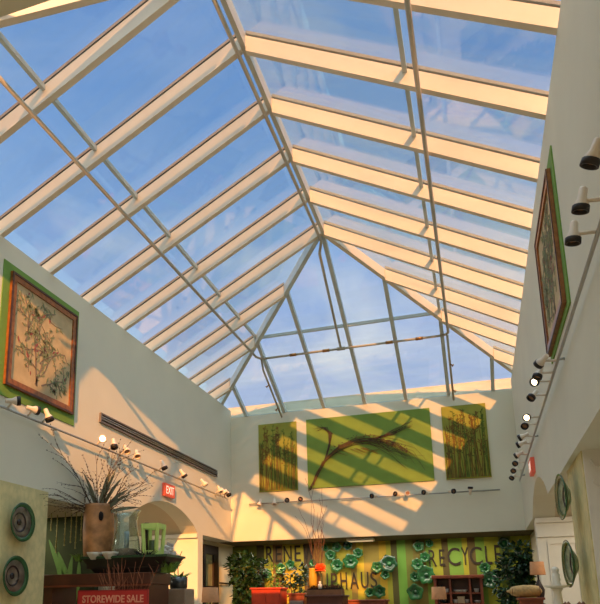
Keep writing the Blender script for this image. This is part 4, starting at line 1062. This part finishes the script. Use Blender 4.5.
sub(ck, 'finial_body', MB().lathe([(.034, 0), (.036, .015), (.028, .03), (.036, .05), (.03, .07), (.034, hz*.6), (.02, hz*.68), (.03, hz*.8), (.026, hz*.92), (.012, hz)], world(ck), n=20), TRIMW)
rk = thing('wooden_rack', 'small brown wooden rack at the lower right edge by the pedestal', 'rack', (at(573, 604, 5.4).x, 5.5, 0))
ra, rb = at(566.5, 602.5, 5.4), at(585, 602.5, 5.4)
for xx in (ra.x+.012, rb.x-.012):
    for yq in (5.4, 5.6): sub(rk, 'post', MB().tube([(xx, yq, 0), (xx, yq, ra.z-.02)], .012, 8).lathe([(.014, 0), (.018, .01), (.001, .03)], (xx, yq, ra.z-.022), n=10), MWOOD)
for z in (.3, .9, ra.z-.07): sub(rk, 'shelf', MB().box((ra.x+.0, 5.388, z), (rb.x-.0, 5.612, z+.02)), MWOOD)

# ------------------------------------------------------------------ light
SUN = Vector((-.31, 1, -.39)).normalized()
sd = bpy.data.lights.new('sun', 'SUN'); so = bpy.data.objects.new('sun', sd); COL.objects.link(so)
so.rotation_euler = SUN.to_track_quat('-Z', 'Y').to_euler(); sd.energy = 8.6; sd.color = (1, .385, .105); sd.angle = math.radians(.53)
def area(loc, sx_, sy_, e, col=(1, .88, .7)):  # fill lamps added to brighten the shop; only the soffit one has a fixture
    l = bpy.data.lights.new('fill_lamp', 'AREA'); l.shape = 'RECTANGLE'; l.size = sx_; l.size_y = sy_; l.energy = e; l.color = col
    o = bpy.data.objects.new('fill_lamp', l); COL.objects.link(o); o.location = loc; return o
area((-2.0, 13.05, ZS-.06), 4.4, .3, 42)
area((-5.9, 7.2, ZS-.03), .6, 1.2, 16); area((-5.6, 9.6, 2.95), .8, .8, 18)
area((1.9, 9.6, 2.95), .8, .8, 26); area((2.2, 6.0, ZS-.03), 1, 2, 10)
area((-2.0, -1.5, 4.7), 4, 3, 95)
area((-6.5, 1.5, ZS-.03), 2, 3, 60); area((2.8, 1.5, ZS-.03), 2, 3, 50)

# sky
W = bpy.data.worlds.new('sky'); SC.world = W; W.use_nodes = True; nt = W.node_tree; N = nt.nodes; L = nt.links
bg = N['Background']; tc = N.new('ShaderNodeTexCoord'); sep = N.new('ShaderNodeSeparateXYZ'); L.new(tc.outputs['Generated'], sep.inputs[0])
rp = N.new('ShaderNodeValToRGB'); els = rp.color_ramp.elements
els[0].position = .0; els[0].color = lin((208, 214, 236)); els[1].position = 1; els[1].color = lin((84, 132, 205))
for p, c in ((.22, (196, 206, 238)), (.36, (174, 192, 236)), (.5, (142, 178, 230)), (.66, (110, 154, 216))):
    e = els.new(p); e.color = lin(c)
L.new(sep.outputs['Z'], rp.inputs['Fac'])
mp = N.new('ShaderNodeMapping'); mp.inputs['Scale'].default_value = (1.6, 1.6, 3.6); L.new(tc.outputs['Generated'], mp.inputs['Vector'])
no = N.new('ShaderNodeTexNoise'); no.inputs['Scale'].default_value = 2.1; no.inputs['Detail'].default_value = 7; no.inputs['Roughness'].default_value = .55; no.inputs['Distortion'].default_value = .5
L.new(mp.outputs[0], no.inputs['Vector'])
cr_ = N.new('ShaderNodeMapRange'); cr_.inputs['From Min'].default_value = .46; cr_.inputs['From Max'].default_value = .68; cr_.inputs['To Max'].default_value = .85
L.new(no.outputs['Fac'], cr_.inputs['Value'])
lowm = N.new('ShaderNodeMapRange'); lowm.inputs['From Min'].default_value = .62; lowm.inputs['From Max'].default_value = .3; lowm.inputs['To Min'].default_value = .15; lowm.inputs['To Max'].default_value = 1
L.new(sep.outputs['Z'], lowm.inputs['Value'])
ml_ = N.new('ShaderNodeMath'); ml_.operation = 'MULTIPLY'; L.new(cr_.outputs[0], ml_.inputs[0]); L.new(lowm.outputs[0], ml_.inputs[1])
mixc = N.new('ShaderNodeMix'); mixc.data_type = 'RGBA'; L.new(ml_.outputs[0], mixc.inputs['Factor']); L.new(rp.outputs['Color'], mixc.inputs['A']); mixc.inputs['B'].default_value = lin((244, 242, 242))
# bright hazy sky around the low sun, behind the viewer
dot = N.new('ShaderNodeVectorMath'); dot.operation = 'DOT_PRODUCT'; L.new(tc.outputs['Generated'], dot.inputs[0]); dot.inputs[1].default_value = -SUN
gm = N.new('ShaderNodeMapRange'); gm.inputs['From Min'].default_value = -.05; gm.inputs['From Max'].default_value = 1.0; L.new(dot.outputs['Value'], gm.inputs['Value'])
gp_ = N.new('ShaderNodeMath'); gp_.operation = 'POWER'; gp_.inputs[1].default_value = 1.5; L.new(gm.outputs[0], gp_.inputs[0])
gc_ = N.new('ShaderNodeMix'); gc_.data_type = 'RGBA'; gc_.inputs['A'].default_value = (0, 0, 0, 1); gc_.inputs['B'].default_value = (.75, .85, .82, 1); L.new(gp_.outputs[0], gc_.inputs['Factor'])
zn = N.new('ShaderNodeMapRange'); zn.interpolation_type = 'SMOOTHSTEP'; zn.inputs['From Min'].default_value = .74; zn.inputs['From Max'].default_value = .92; L.new(sep.outputs['Z'], zn.inputs['Value'])
zc_ = N.new('ShaderNodeMix'); zc_.data_type = 'RGBA'; zc_.inputs['A'].default_value = (0, 0, 0, 1); zc_.inputs['B'].default_value = (2.0, 2.4, 2.4, 1); L.new(zn.outputs[0], zc_.inputs['Factor'])
a0_ = N.new('ShaderNodeMix'); a0_.data_type = 'RGBA'; a0_.blend_type = 'ADD'; a0_.inputs['Factor'].default_value = 1
L.new(gc_.outputs['Result'], a0_.inputs['A']); L.new(zc_.outputs['Result'], a0_.inputs['B'])
ad = N.new('ShaderNodeMix'); ad.data_type = 'RGBA'; ad.blend_type = 'ADD'; ad.inputs['Factor'].default_value = 1
L.new(mixc.outputs['Result'], ad.inputs['A']); L.new(a0_.outputs['Result'], ad.inputs['B']); L.new(ad.outputs['Result'], bg.inputs['Color'])
bg.inputs['Strength'].default_value = 1.0

SC.cycles.transparent_max_bounces = 24
SC.view_settings.view_transform = 'Standard'; SC.view_settings.look = 'None'; SC.view_settings.gamma = 1; SC.view_settings.exposure = 0
SC.view_settings.use_curve_mapping = False
